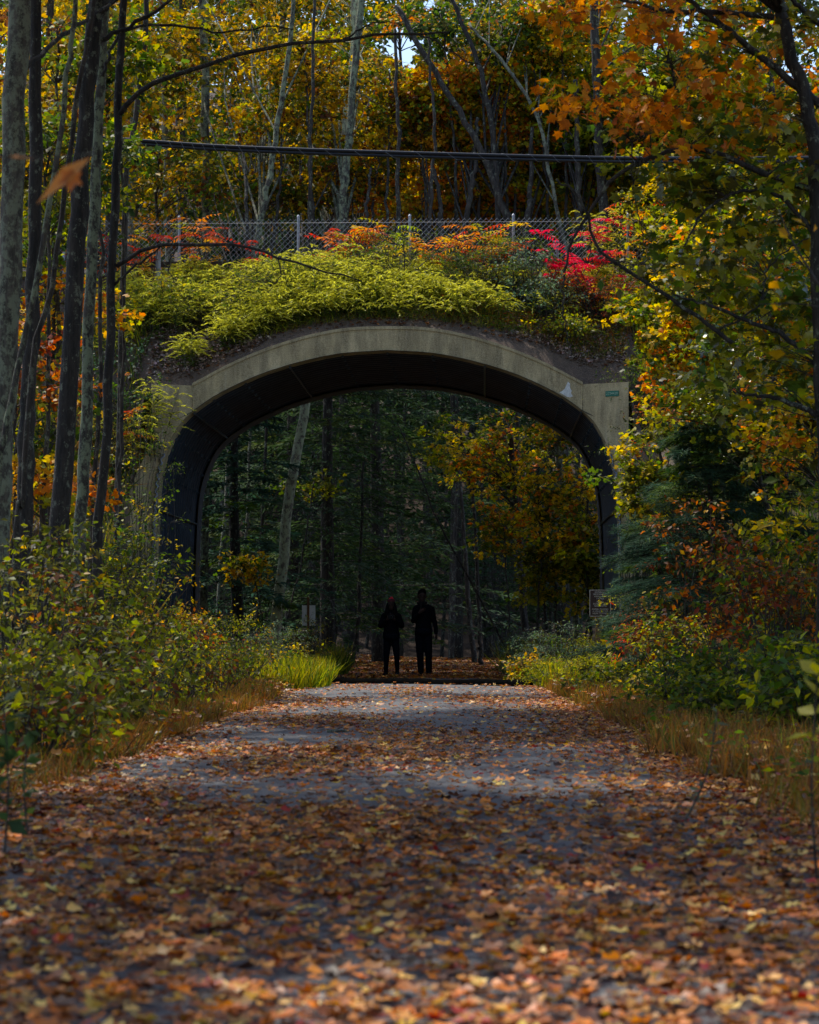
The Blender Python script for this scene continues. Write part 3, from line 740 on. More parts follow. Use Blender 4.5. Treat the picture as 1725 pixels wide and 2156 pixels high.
tag(wo, 'shorter walker with long hair and red bobble hat holding a camera at the chest', 'person')
pw = P(824, 1428, 48.5); wo.location = (pw[0], 48.5, .045); wo.rotation_euler = (0, 0, R(-2)); eyes(wo, wh, .95)
fused('jacket', [('c', (0, .01, 1.0), (0, 0, 1.22), .150, .140, 18, .72), ('c', (0, 0, 1.35), (-.135, 0, 1.265), .055, .060), ('c', (0, 0, 1.35), (.135, 0, 1.265), .055, .060), ('c', (0, 0, .86), (0, 0, 1.0), .182, .158, 18, .74),
     ('c', (-.145, 0, 1.26), (-.218, .0, 1.06), .068, .064), ('c', (-.218, 0, 1.06), (-.10, -.175, 1.17), .060, .042),
     ('c', (.145, 0, 1.26), (.218, .0, 1.06), .068, .064), ('c', (.218, 0, 1.06), (.10, -.175, 1.17), .060, .042), ('c', (0, .03, 1.33), (0, .03, 1.36), .09, .08)], M_jacket, wo, .011)
fused('trousers', [('c', (-.02, 0, .83), (.02, 0, .83), .160, .160, 16, .75), ('c', (-.075, 0, .80), (-.098, -.02, .45), .092, .066), ('c', (-.098, -.02, .45), (-.112, .04, .10), .064, .042),
     ('c', (.075, 0, .80), (.115, -.05, .45), .092, .066), ('c', (.115, -.05, .45), (.125, .05, .11), .064, .042)], M_trouser, wo, .010, 3)
for sx, tx_ in ((-.112, -.155), (.125, .140)):
    fused('shoe', [('c', (sx, .055, .046), (tx_, -.12, .036), .044, .038), ('c', (sx, .05, .06), (sx, .045, .12), .046, .048)], M_shoe, wo, .01)
fused('hair', [('b', (0, .02, 1.51), (.088, .095, .11)), ('c', (-.058, -.02, 1.50), (-.10, -.04, 1.27), .045, .055), ('c', (.058, -.02, 1.50), (.10, -.04, 1.27), .045, .055), ('c', (0, .06, 1.5), (0, .08, 1.25), .08, .085)], M_hair, wo, .011)
M_hat = plain('dark wine wool', (.06, .004, .006), .9, 0, 60, .4)
hat = fused('hat', [('b', (0, .01, 1.575), (.088, .095, .05))], M_hat, wo, .01)
fused('bobble', [('b', (.008, .01, 1.635), (.034, .034, .03)), ('b', (-.03, .01, 1.618), (.025, .025, .02)), ('b', (.035, 0, 1.612), (.022, .022, .018))], M_redwool, hat, .008, 2)
cm = bpy.data.objects.new('handheld_camera', None); C.objects.link(cm); cm.location = (pw[0], 48.5 - .255, 1.285); cm.rotation_euler = (0, 0, R(-2))
tag(cm, 'small dark camera held at the chest by the walker in the red hat', 'camera')
mb = MB(); mb.box((0, 0, 0), (.13, .055, .085)); mb.box((0, .0, .052), (.05, .05, .022)); mb.box((.045, 0, .047), (.018, .018, .010))
o = mb.build('camera_body', M_camera); o.parent = cm
mb = MB(); mb.tube([(0, -.025, -.003), (0, -.085, -.006)], [.036, .034], 18); mb.tube([(-.062, -.03, .03), (-.07, -.035, .04)], .006, 6); o = mb.build('lens', M_camera); o.parent = cm

# ------------------------------------------------------------------ fallen leaves, grass, gravel (uncountable)
def litter(name, n, xf, yf, size, pal, hf, dens=None, tpl='curl', mat=None, lift=.012, tilt=.28):
    y = yf(n); x = xf(n, y)
    if dens is not None:
        k = rng.random(n) < dens(x, y); x, y = x[k], y[k]
    n = len(x); z = hf(x, y) + lift + rng.random(n) * .02
    th = rng.random(n) * 2 * np.pi; ax = np.stack([np.cos(th), np.sin(th), rng.normal(0, .12, n)], 1)
    nr = np.array([0, 0, 1.0]) + rng.normal(0, tilt, (n, 3)) * [1, 1, 0]
    return tag(link(name, leaf_mesh(name, np.stack([x, y, z], 1), ax, nr, rng.uniform(.55, 1.3, n) * size, colours(pal, n), tpl), mat or M_dry), kind='stuff')
def dens_path(x, y):
    s = np.abs(x - path_c(y)) / path_hw(y)
    d = .10 + 1.0 * np.clip(vnoise(x * 1.1, y * .45, 1.0, 1) * 1.9 - .80, 0, 1) * (.55 + .9 * vnoise(x, y, .28, 2))
    d += (1.3 - .4 * (x < 0)) * np.clip(s - .62, 0, 1) + .6 * np.clip((x - .5) / 2.0, 0, 1) + .6 * np.clip((15 - y) / 7, 0, 1)
    d *= np.where((y > 32.5) & (y < 46), .28 + .6 * np.clip(s - .8, 0, .5), 1)
    return np.clip(d * np.interp(y, [9, 16], [1, .68]), 0, 1)
litter('fallen_leaves', 135000, lambda n, y: path_c(y) + rng.uniform(-2.9, 2.9, n), lambda n: 3.5 + 43 * rng.random(n) ** 1.2, .050, 'litter', walk_h, dens_path)
litter('fallen_leaves', 26000, lambda n, y: path_c(y) + rng.normal(0, 2.2, n), lambda n: 47 + 40 * rng.random(n) ** 1.4, .11, 'litter', ground_h_low := (lambda x, y: walk_h(x, y)), None)
def verge_x(n, y):
    s = np.where(rng.random(n) < .5, -1, 1); return path_c(y) + s * (path_hw(y) + rng.uniform(.1, 1.8, n))
litter('fallen_leaves', 9000, verge_x, lambda n: 4 + 36 * rng.random(n), .08, 'mud', side_h, None)
litter('verge_leaves', 5200, verge_x, lambda n: 5 + 34 * rng.random(n), .06, 'litter', lambda x, y: side_h(x, y) + .04 + .12 * rng.random(len(x)), None, 'curl', None, .01, .6)
litter('verge_weeds', 16000, verge_x, lambda n: 6 + 34 * rng.random(n), .07, 'near_green', lambda x, y: side_h(x, y) + .03 + .2 * rng.random(len(x)), lambda x, y: np.clip(vnoise(x, y, .45, 31) * 2.6 - 1.35, 0, 1), 'oval', M_leaf, .01, .9)
# on the embankment and behind the arch ring
bx = lambda n, y: AO[0] + rng.uniform(-9, 9, n)
litter('leaf_scatter', 12000, bx, lambda n: 47.3 + 3.6 * rng.random(n), .07, 'mud', lambda x, y: bank_h(x, y), None)
def shoulder(n, y): return AO[0] + np.where(rng.random(n) < .5, -1, 1) * rng.uniform(2.4, 5.2, n)
n = 9000; y = 47.42 + 2.3 * rng.random(n) ** 1.2; x = shoulder(n, y); z = bank_h(x, y) + .02
th = rng.random(n) * 6.28
gcol = np.array([.36, .27, .23]) * rng.uniform(.35, 1.7, (n, 1)) * rng.uniform(.9, 1.1, (n, 3))
tag(link('gravel', leaf_mesh('gravel', np.stack([x, y, z], 1), np.stack([np.cos(th), np.sin(th), rng.normal(0, .4, n)], 1), np.array([0, 0, 1.]) + rng.normal(0, .6, (n, 3)), rng.uniform(.03, .085, n), gcol, 'curl'), leafmat('stone', 0, .9, .2)), kind='stuff')

def grassfield(name, x, y, z, size, pal, lean=.25):
    n = len(x); ax = np.array([0, 0, 1.0]) + rng.normal(0, lean, (n, 3)); th = rng.random(n) * 6.28
    nr = np.stack([np.cos(th), np.sin(th), np.zeros(n)], 1)
    cl = (vnoise(x, y, .5, 4) * 60).astype(int)
    me = leaf_mesh(name, np.stack([x, y, z], 1), ax, nr, size, colours(pal, n, cl, .5), 'blade')
    return tag(link(name, me, M_grass), kind='stuff')
n = 85000; y = 6 + 34 * rng.random(n) ** 1.1; s = np.where(rng.random(n) < .42, -1, 1)
wv = np.where(s < 0, np.interp(y, [6, 14, 24, 40], [1.0, 1.1, .65, .45]), np.interp(y, [6, 14, 26, 40], [2.1, 2.1, 1.5, .6]))
x = path_c(y) + s * (path_hw(y) + .12 + np.abs(rng.random(n)) * wv + (vnoise(y, s, .8, 6) - .5) * .5 + (vnoise(y, s, .22, 7) - .5) * .35)
grassfield('grass', x, y, side_h(x, y), rng.uniform(.06, .24, n) * (.6 + 1.1 * vnoise(x, y, .9, 8)), 'drygrass', .42)
n = 16000; y = 8 + 34 * rng.random(n); s = np.where(rng.random(n) < .5, -1, 1); x = path_c(y) + s * (path_hw(y) + .5 + rng.random(n) ** .7 * 2.4)
k = vnoise(x, y, 1.1, 12) > .48; x, y = x[k], y[k]; grassfield('grass', x, y, side_h(x, y), rng.uniform(.10, .34, len(x)), 'greengrass', .45)
# taller bright grass each side just before the tunnel
def patch(cx, cy, rx, ry, n, h, pal, name='tall_grass', hf=side_h, lean=.3):
    r = rng.random(n) ** .5; t = rng.random(n) * 6.28; x = cx + rx * r * np.cos(t); y = cy + ry * r * np.sin(t)
    return grassfield(name, x, y, hf(x, y), rng.uniform(.35, 1.0, n) * h, pal, lean)
patch(-2.35, 41, .95, 2.6, 5200, .62, 'bright'); patch(-3.6, 43, 1.2, 2.6, 2600, .85, 'greengrass'); patch(3.2, 40.5, 1.0, 3.4, 3600, .6, 'bright')
patch(-5.9, 43.3, .9, 2.6, 1400, 2.2, 'drygrass', 'dry_grass', side_h, .45); patch(-1.9, 50.5, .55, 2.5, 1800, .8, 'greengrass'); patch(3.0, 51.5, .9, 3.2, 2400, .9, 'greengrass'); patch(-3.4, 56.5, 1.1, 3, 1800, .9, 'greengrass'); patch(3.7, 57.5, 1.2, 3, 2000, .9, 'greengrass')
# grass and low weeds over the ring and on the slopes of the bank
n = 9000; x = AO[0] + rng.uniform(-4.6, 4.9, n); y = 47.5 + 1.5 * rng.random(n) ** 1.3
k = (np.abs(x - AO[0]) < 3) | (x > AO[0]) & (rng.random(n) < .45); x, y = x[k], y[k]
grassfield('bank_grass', x, y, bank_h(x, y), rng.uniform(.08, .26, len(x)), 'greengrass', .6)
n = 6500; x = AO[0] + rng.uniform(1.0, 8.5, n); y = 47.6 + 2.6 * rng.random(n); grassfield('bank_grass', x, y, bank_h(x, y), rng.uniform(.12, .36, n), 'drygrass', .5)
n = 16000; x = AO[0] + np.where(rng.random(n) < .5, -1, 1) * rng.uniform(5.0, 12, n); y = 40 + 9 * rng.random(n)
grassfield('bank_grass', x, y, bank_h(x, y), rng.uniform(.25, .9, n), 'greengrass', .6)
n = 9000; x = AO[0] - rng.uniform(4.9, 8.6, n); y = 40 + 7 * rng.random(n)
k = np.array([keep(a, b) for a, b in zip(x, y)]); x, y = x[k], y[k]; grassfield('dry_bank_grass', x, y, np.maximum(bank_h(x, y), side_h(x, y)), rng.uniform(.3, 1.1, len(x)), 'drygrass', .7)

litter('ground_cover', 9000, lambda n, y: AO[0] + rng.uniform(-4.8, 6.5, n), lambda n: 47.5 + 1.9 * rng.random(n), .11, 'green', lambda x, y: bank_h(x, y) + .16 * rng.random(len(x)), lambda x, y: np.clip(vnoise(x, y, .6, 21) * 2.2 - .7, 0, 1), 'long', M_leaf, .02, 1.2)
litter('ground_cover', 5000, lambda n, y: AO[0] + rng.uniform(0, 7.5, n), lambda n: 47.5 + 2.6 * rng.random(n), .09, 'rust', lambda x, y: bank_h(x, y) + .3 * rng.random(len(x)), lambda x, y: np.clip(vnoise(x, y, .7, 25) * 2.2 - .8, 0, 1), 'long', M_leaf, .02, 1.2)
# ------------------------------------------------------------------ goldenrod, sumac and brush on the bank
def goldenrod_geo(base, h, nbr, spread):
    """one arching plume: leafy stem and feathery branchlets"""
    P_, A_, S_, Cc = [], [], [], []
    lean = rng.normal(0, .18, 2); top = base + np.array([lean[0] * h, lean[1] * h - .12 * h, h])
    stem = smoothpath([base, (base + top) / 2 + [0, 0, .05], top], 8)
    az = rng.random() * 6.28
    for i in range(nbr):
        t = .45 + .55 * (i / nbr); a = stem[0] + (top - stem[0]) * t; th = az + i * 2.4; L = spread * (1.35 - t) * rng.uniform(.7, 1.3) + .08
        d = unit(np.array([math.cos(th), math.sin(th), rng.uniform(.1, .8)])) * 1.1; m = 9
        for k in range(m):
            s = (k + 1) / m; p = a + d * L * s + np.array([0, 0, -.5 * L * s * s])
            tang = d + np.array([0, 0, -.84 * s])
            for q in range(2):
                P_.append(p); A_.append(tang * 1.0 + rng.normal(0, .22, 3) + [0, 0, .12 * q]); S_.append(.075 * rng.uniform(.8, 1.2))
                Cc.append(np.array([.68, .66, .10]) * rng.uniform(.65, 1.2) if rng.random() < .66 else np.array([.42, .40, .05]) * rng.uniform(.6, 1.1))
    for i in range(24):
        t = rng.uniform(.05, .85); th = rng.random() * 6.28; P_.append(stem[0] + (top - stem[0]) * t); A_.append(np.array([math.cos(th), math.sin(th), .35])); S_.append(.13 * rng.uniform(.7, 1.1)); Cc.append(np.array([.08, .12, .02]) * rng.uniform(.6, 1.4))
    return stem, P_, A_, S_, Cc
def goldenrod(items, parent=None, fname='plumes'):
    mb = MB(); PP, AA, SS, CC = [], [], [], []
    for base, h, nbr, sp_ in items:
        st_, p, a, s, c = goldenrod_geo(np.array(base), h, nbr, sp_); mb.tube(st_, np.linspace(.008, .003, 8), 3, False); PP += p; AA += a; SS += s; CC += c
    n = len(PP); nr = np.array([0, 0, 1.]) + rng.normal(0, .8, (n, 3))
    me = leaf_mesh(fname, np.array(PP), np.array(AA), nr, np.array(SS), np.array(CC), 'long')
    return me, mb
items = []
for i in range(450):
    px = rng.uniform(235, 1060) if rng.random() < .85 else rng.uniform(1060, 1330)
    v = rng.uniform(.9, 3.3); u = (px - 812) / (F / (47 + v)); q = A(u, v, 0); zb = float(bank_h(q[0], q[1]))
    if abs(u) > 3.0 and v < 1.3 and rng.random() < .75: continue
    if px > 800 and v < 2.3 and rng.random() < .7: continue
    items.append(((q[0], q[1], zb), rng.uniform(.55, 1.0) * (1.0 if px < 800 else .7) * (.62 if v > 2.5 else 1), 11, .42))
for i in range(120):
    px = rng.uniform(440, 980); v = rng.uniform(.5, 1.25); u = (px - 814) / (F / (47 + v)); q = A(u, v, 0); items.append(((q[0], q[1], float(bank_h(q[0], q[1]))), rng.uniform(.3, .7), 10, .34))
me, mb = goldenrod(items, fname='goldenrod'); o = link('goldenrod', me, M_leaf); tag(o, kind='stuff')
st_o = mb.build('goldenrod_stems', M_bark); st_o.parent = o; tag(st_o, kind='stuff')
GR = [(575, 690, 47.7, 'lone upright goldenrod spike standing just above the left half of the ring'), (330, 800, 46.7, 'goldenrod spilling over the left shoulder block of the arch'),
      (405, 745, 47.5, 'small bright goldenrod tuft on the gravel above the left shoulder'), (275, 850, 46, 'goldenrod tuft hanging on the slope left of the arch shoulder'),
      (920, 655, 48.3, 'pale goldenrod tuft by itself right of the crown of the arch'), (865, 640, 48.4, 'tall feathery goldenrod rising above the crown of the arch'),
      (490, 700, 47.6, 'goldenrod clump leaning over the gravel above the left of the ring'), (1280, 480, 50, 'yellow goldenrod standing behind the crimson sumac by the fence')]
for px, py, D, lab in GR:
    p = P(px, py, D); h = .75; b0 = np.array([p[0], p[1], float(bank_h(p[0], p[1]))]); h = max(.6, min(1.6, p[2] - b0[2] + .45))
    t = thing('goldenrod_plant', b0, lab, 'plant', 'single goldenrod plants on the bank')
    me, mb = goldenrod([(b0 + [rng.normal(0, .10), rng.normal(0, .1), 0], h * rng.uniform(.75, 1.05), 16, .42) for _ in range(5)])
    link('plumes', me, M_leaf, t); mb.build('stems', M_bark, t)

def sumac(name, label, base, h, nfr, pal, L=.54, group='sumacs along the fence', dens=1):
    base = np.array(base); t = thing(name, base, label, 'shrub', group); mb = MB(); PP, AA, NN, SS, CC = [], [], [], [], []
    pc_ = [c for c, _ in PAL[pal]]; pw_ = np.array([w_ for _, w_ in PAL[pal]], float); pw_ /= pw_.sum()
    for s in range(max(1, int(nfr / 7))):
        top = base + np.array([rng.normal(0, .42), rng.normal(0, .15), h * rng.uniform(.7, 1.05)]); root = base + [rng.normal(0, .1), rng.normal(0, .1), -.05]
        stem = smoothpath([root, (root + top) / 2 + rng.normal(0, .06, 3), top], 8); mb.tube(stem, np.linspace(.016, .008, 8), 5, False)
        for i in range(7 * dens):
            k = stem[7 - int(rng.random() ** 1.3 * 5)]; th = rng.random() * 6.28; d = np.array([math.cos(th), math.sin(th), rng.uniform(-.05, .95)]); ll = L * rng.uniform(.7, 1.15)
            rach = [k + d * ll * q + np.array([0, 0, -.45 * ll * q * q]) for q in np.linspace(0, 1, 8)]; mb.tube(rach, .004, 3, False)
            sd = np.array([-d[1], d[0], 0]); fc = np.array(pc_[rng.choice(len(pc_), p=pw_)])
            for q in range(1, 8):
                for g_ in (-1, 1):
                    PP.append(rach[q]); AA.append(sd * g_ * .8 + d * .35 + [0, 0, -.4 + rng.normal(0, .12)]); NN.append(np.array([0, 0, 1.]) + rng.normal(0, .3, 3)); SS.append(.17 * (1 - .4 * abs(q - 4) / 4)); CC.append(fc * rng.uniform(.7, 1.3) * rng.uniform(.85, 1.15, 3))
            PP.append(rach[-1]); AA.append(d + [0, 0, -.7]); NN.append(np.array([0, 0, 1.])); SS.append(.12); CC.append(fc)
    link('fronds', leaf_mesh('fronds', np.array(PP), np.array(AA), np.array(NN), np.array(SS), np.clip(np.array(CC), 0, .8), 'long'), M_leaf, t); mb.build('stems', M_bark, t, True)
    return t
SU = [(740, 490, 21, 'sumac', 'big orange and red sumac in front of the fence left of centre'), (690, 500, 14, 'red', 'small red sumac at the left edge of the big orange one'),
      (800, 505, 21, 'sumac_yg', 'yellow green sumac beneath the post above the crown of the arch'), (860, 520, 14, 'sumac_yg', 'low yellow green sumac right of the crown of the arch'),
      (1000, 500, 21, 'sumac', 'orange sumac bush in front of the fence right of centre'), (960, 530, 14, 'sumac', 'low pale orange sumac right of centre'),
      (1060, 490, 14, 'sumac_yg', 'green sumac reaching the top of the fence beside a post'), (1040, 540, 14, 'sumac', 'orange tipped sumac below the green one'),
      (440, 480, 14, 'sumac', 'orange and yellow sumac poking above the fence on the left'), (320, 505, 14, 'red', 'small red sumac behind the mesh on the left'),
      (385, 505, 7, 'red', 'little red sumac beside the left fence post'), (530, 520, 7, 'red', 'sparse red sumac low before the fence'), (285, 520, 7, 'sumac', 'small orange sumac by the leaning trunks'),
      (155, 480, 14, 'red', 'red sumac seen between the left tree trunks'), (900, 575, 14, 'sumac_yg', 'yellow leaved sumac hanging over the dark brush above the arch'),
      (1310, 460, 14, 'sumac', 'tall orange sumac behind the crimson one'), (225, 500, 7, 'red', 'red sumac between the two thick left trunks')]
for px, py, nf, pal, lab in SU:
    D = 50.15; p = P(px, py, D); b0 = np.array([p[0], D, float(bank_h(p[0], D))]); sumac('sumac', lab, b0, max(.5, p[2] - b0[2] + .25), nf + (0 if pal == 'red' else 7), pal)
for px, py, D, nf, lab in ((1190, 500, 49.6, 14, 'bright crimson sumac in front of the fence, topmost spike pointing up'), (1230, 560, 49.2, 21, 'crimson sumac fanning out below the bare hanging vine'), (1170, 575, 49, 7, 'small crimson sumac at the right end of the brush'), (1270, 600, 49, 14, 'low crimson sumac spilling toward the right trees')):
    p = P(px, py, D); b0 = np.array([p[0], D, float(bank_h(p[0], D))]); sumac('sumac', lab, b0, max(.5, p[2] - b0[2] + .35), nf + 7, 'crimson', .42, 'crimson sumacs')
for px, py, D, lab in ((265, 710, 45.5, 'little orange sumac on the slope right of the thin left trunk'),):
    p = P(px, py, D); b0 = np.array([p[0], D, float(bank_h(p[0], D))]); sumac('sumac', lab, b0, max(.4, p[2] - b0[2]), 7, 'sumac', .36)
BR = [(830, 560, 48.9, 1.2, 1.3, 'green', 'dark green brush between the goldenrod and the crown of the arch'), (1000, 600, 49, 1.4, 1.1, 'green', 'dark weedy brush right of the crown of the arch'),
      (1110, 620, 48.8, .9, 1.2, 'grey', 'round grey green bush right of the arch crown'), (1140, 690, 48.2, .8, .8, 'grey', 'low grey green bush beside the bare hanging vine'),
      (1050, 590, 49.4, 1.3, 1.2, 'green', 'leafy brush under the green sumac'), (1250, 660, 48.6, 1.0, 1.0, 'rust', 'brown dead brush under the crimson sumacs'),
      (1320, 680, 48.4, .9, 1.1, 'rust', 'brown thicket at the right end of the bank'), (1340, 760, 47, .8, .8, 'green', 'green weeds above the right shoulder block'),
      (620, 620, 48.8, 1.6, .9, 'green', 'green undergrowth below the brightest goldenrod'), (460, 640, 48.5, 1.4, .9, 'green', 'green undergrowth left of the ring'),
      (330, 620, 48.8, 1.2, 1.1, 'yg', 'yellow green brush by the left trunks above the arch'), (1180, 745, 47.8, .7, .35, 'yg', 'low green weeds on the right side of the ring'),
      (300, 900, 44.5, .8, 1.2, 'green', 'green shrub on the slope beside the left shoulder block'), (250, 980, 43.5, .9, 1.2, 'yg', 'yellow green shrub on the left wing wall'),
      (240, 750, 46, 1.0, 1.4, 'dark', 'dark shrub on the slope behind the thin left trunk'), (1350, 850, 45.5, .8, 1.4, 'green', 'green shrub beside the right shoulder block')]
for px, py, D, rx, h, pal, lab in BR:
    p = P(px, py, D); b0 = np.array([p[0], D, float(ground_h(p[0], D))]); h = max(h, (p[2] - b0[2]) * 1.1)
    make_shrub('bush', lab, 'bush', b0, (rx, .7), h, 9, pal, .075, 34, int(34 * rx + 14), .32, 'long' if pal in ('green', 'rust') else 'oval', group='brush on the bank')

# ------------------------------------------------------------------ forest behind the bridge and through the arch
B = ground_h
def TR(pts, D):                      # a trunk through picture points at distance D, root on the ground
    q = [P(px, py, D) for px, py in pts]
    gz = float(side_h(q[0][0], D)) if True else 0
    a, b = q[0], q[1]; k = (a[2] - gz) / (b[2] - a[2] + 1e-9); root = a - (b - a) * min(k, 2.5); root[2] = gz - .1
    if a[2] - gz < .5: return np.array([np.array([a[0], a[1], gz - .1])] + q[1:])
    mid = (root + a) / 2
    return np.array([root, mid] + q)
def TRB(pts, D):
    if pts[0][1] > 900 or D > 71 or not (440 < pts[0][0] < 1275): return TR(pts, D)
    q = [P(px, py, D) for px, py in pts]; k = 53.6 / D             # rooted on the far verge above the tunnel
    q = [np.array([p[0] * k, 53.6 + i * .4, CAMH + (p[2] - CAMH) * k]) for i, p in enumerate(q)]
    gz = float(bank_h(q[0][0], q[0][1])); a, b = q[0], q[1]; root = a - (b - a) * (a[2] - gz) / (b[2] - a[2]); root[1] = 53.6; root[2] = gz - .15
    return np.array([root] + q)
FT = [  # picture points of the trunk, distance, radius low/high, crown ellipsoids (px, py, dD, rx, ry, rz, n), palette, bark, label
 ([(279, 450), (285, 240), (305, -120)], 62, .16, .11, [(300, 130, 1, 2.6, 2, 2.6, 26)], 'golddim', M_pale, 'grey trunked tree just left of where the cable emerges'),
 ([(352, 460), (345, 160), (340, -80)], 66, .11, .07, [(350, 60, 1, 2.2, 2, 3, 24)], 'gold', M_pale, 'slim grey tree between the cable end and the dark trunk'),
 ([(383, 470), (381, 200), (388, -100)], 70, .17, .12, [(390, 0, 0, 2.6, 2, 3, 24)], 'golddim', M_black, 'almost black straight trunk behind the slim grey trees'),
 ([(432, 465), (434, 250), (428, 60), (424, -150)], 60, .13, .09, [(430, 0, 1, 2.6, 2, 2.6, 26)], 'gold', M_lich, 'straight lichen spotted trunk behind the left part of the cable'),
 ([(460, 1310), (487, 930), (530, 470), (595, 60), (610, -60)], 62, .13, .06, [(560, 60, 1, 2.6, 2, 3.2, 30)], 'gold', M_pale, 'pale leaning tree seen at the left inside the arch and again above the bridge'),
 ([(548, 470), (585, 240), (622, -60)], 66, .08, .05, [(620, 60, 0, 2.6, 2, 3, 24)], 'gold', M_lich, 'thin pale leaning tree right beside the leaning grey one'),
 ([(583, 1305), (608, 1060), (642, 850), (703, 450), (742, 110), (750, -60)], 60, .17, .085, [(760, 30, 1, 2.8, 2, 3, 34)], 'gold', M_lichb, 'leaning lichen covered trunk at the left in the arch, rising on above the bridge'),
 ([(722, 450), (737, 240), (765, -60)], 61, .10, .08, [(700, 230, 1, 2.2, 2, 2, 20)], 'gold', M_lich, 'right hand twin of the lichen trunk above the bridge'),
 ([(1065, 460), (1010, 300), (925, 150), (834, -20)], 66, .085, .06, [(960, 100, 2, 3, 2, 3, 26)], 'green', M_bark, 'big leaning trunk right of the patch of sky'),
 ([(1050, 470), (1040, 290), (1014, 130), (955, -30)], 62, .075, .05, [(1060, 60, 0, 2.6, 2, 2.4, 18)], 'green', M_black, 'dark reddish curved trunk at the top right of the sky patch'),
 ([(1180, 470), (1130, 230), (1040, 90), (990, 20)], 61, .05, .03, [(1150, 40, 0, 2.2, 2, 2.4, 28)], 'mix', M_pale, 'thin bleached leaning trunk among orange leaves'),
 ([(1270, 470), (1262, 240), (1255, -60)], 60, .13, .09, [(1260, 60, 0, 2.8, 2, 3.4, 46)], 'mix', M_bark, 'yellow and orange leaved tree above the right end of the bridge'),
 ([(230, 470), (225, 200), (240, -80)], 58, .12, .08, [(210, 130, 0, 2.4, 2, 3.4, 34)], 'gold', M_bark, 'golden tree behind the thick left trunks'),
 ([(120, 470), (100, 200), (110, -60)], 56, .12, .08, [(120, 150, 0, 2.4, 2, 3.2, 34)], 'gold', M_bark, 'golden tree at the far left behind the trunks'),
 ([(650, 460), (655, 200), (660, -60)], 70, .05, .035, [(650, 250, 0, 3, 2.4, 3.4, 34)], 'golddim', M_bark, 'dim golden tree left of the lichen twins'),
 ([(840, 460), (838, 250), (830, 40)], 70, .06, .035, [(830, 290, 0, 3, 2.4, 2.4, 34)], 'gold', M_bark, 'golden tree straight above the crown of the arch'),
 ([(905, 460), (915, 250), (900, 60)], 63, .05, .03, [(905, 290, 0, 2.2, 2, 1.8, 34)], 'green', M_bark, 'green leaved tree above the crown of the arch below the sky patch'),
 ([(980, 470), (1000, 350), (1010, 230)], 60, .07, .04, [(985, 220, 0, 2.0, 1.6, 1.1, 44)], 'orange', M_bark, 'orange maple under the dark leaning trunks'),
 ([(930, 480), (925, 400), (910, 330)], 59, .06, .04, [(930, 390, 0, 2.0, 1.6, .75, 40)], 'orange', M_bark, 'low orange maple right above the fence centre'),
 ([(1110, 470), (1120, 380), (1125, 250)], 58.5, .08, .04, [(1110, 350, 0, 2.2, 1.6, 1.5, 60)], 'mix', M_bark, 'mixed green and orange maple above the fence right of centre'),
 ([(1220, 470), (1220, 330), (1215, 150)], 57.5, .09, .05, [(1210, 270, 0, 2.2, 1.8, 2.2, 80)], 'mix', M_bark, 'bright yellow green maple near the right end of the cable'),
 ([(520, 470), (515, 380), (510, 300)], 64, .05, .03, [(510, 380, 0, 2.6, 2, 1.2, 32)], 'golddim', M_bark, 'small golden sapling above the fence left of the lichen twins'),
 ([(330, 470), (330, 400), (335, 320)], 60, .05, .03, [(330, 360, 0, 2.4, 2, 1.3, 32)], 'golddim', M_bark, 'small golden sapling under the cable end'),
 ([(770, 470), (775, 400), (780, 340)], 63, .05, .03, [(770, 390, 0, 1.8, 1.6, 1.0, 24)], 'golddim', M_bark, 'dim golden sapling above the fence between twins and centre'),
 ([(1340, 480), (1340, 300), (1350, 100)], 56, .10, .05, [(1330, 300, 0, 2.0, 1.8, 2.8, 80)], 'yg', M_bark, 'yellow green tree behind the orange leaves of the right maple'),
 ([(1480, 480), (1480, 300), (1490, 100)], 54, .10, .05, [(1470, 320, 0, 2.0, 1.8, 2.8, 80)], 'yg', M_bark, 'green tree behind the branches of the right maple'),
 ([(1620, 480), (1630, 300), (1620, 100)], 54, .12, .06, [(1620, 320, 0, 2.2, 1.8, 3.2, 80)], 'mix', M_bark, 'yellow green tree behind the right maple trunk'),
 ([(20, 480), (25, 300), (20, 100)], 52, .10, .06, [(40, 300, 0, 1.8, 1.8, 2.6, 50)], 'gold', M_bark, 'golden tree behind the big pale trunk at the left edge'),
]
for pts, D, r0, r1, cr, pal, bark, lab in FT:
    ells = [(P(cx, cy, D + dd), (rx, ry, rz), n) for cx, cy, dd, rx, ry, rz, n in cr]
    # the crown goes on above the frame
    tp = P(*pts[-1], D); ells.append((tp + [0, 1, 3.2], (3.0, 3.0, 2.4), 7)) if tp[2] > 14 else None
    make_tree('broadleaf_tree', lab, 'tree', TRB(pts, D), r0, r1, ells, 'mix' if pal == 'green' else pal, bark, .17, 84, .95, 'maple' if D < 59 else 'oval', group='trees beyond the bridge', gap=True, lr=.016, flat=.35, nl=15 if pts[0][1] < 600 else 20)

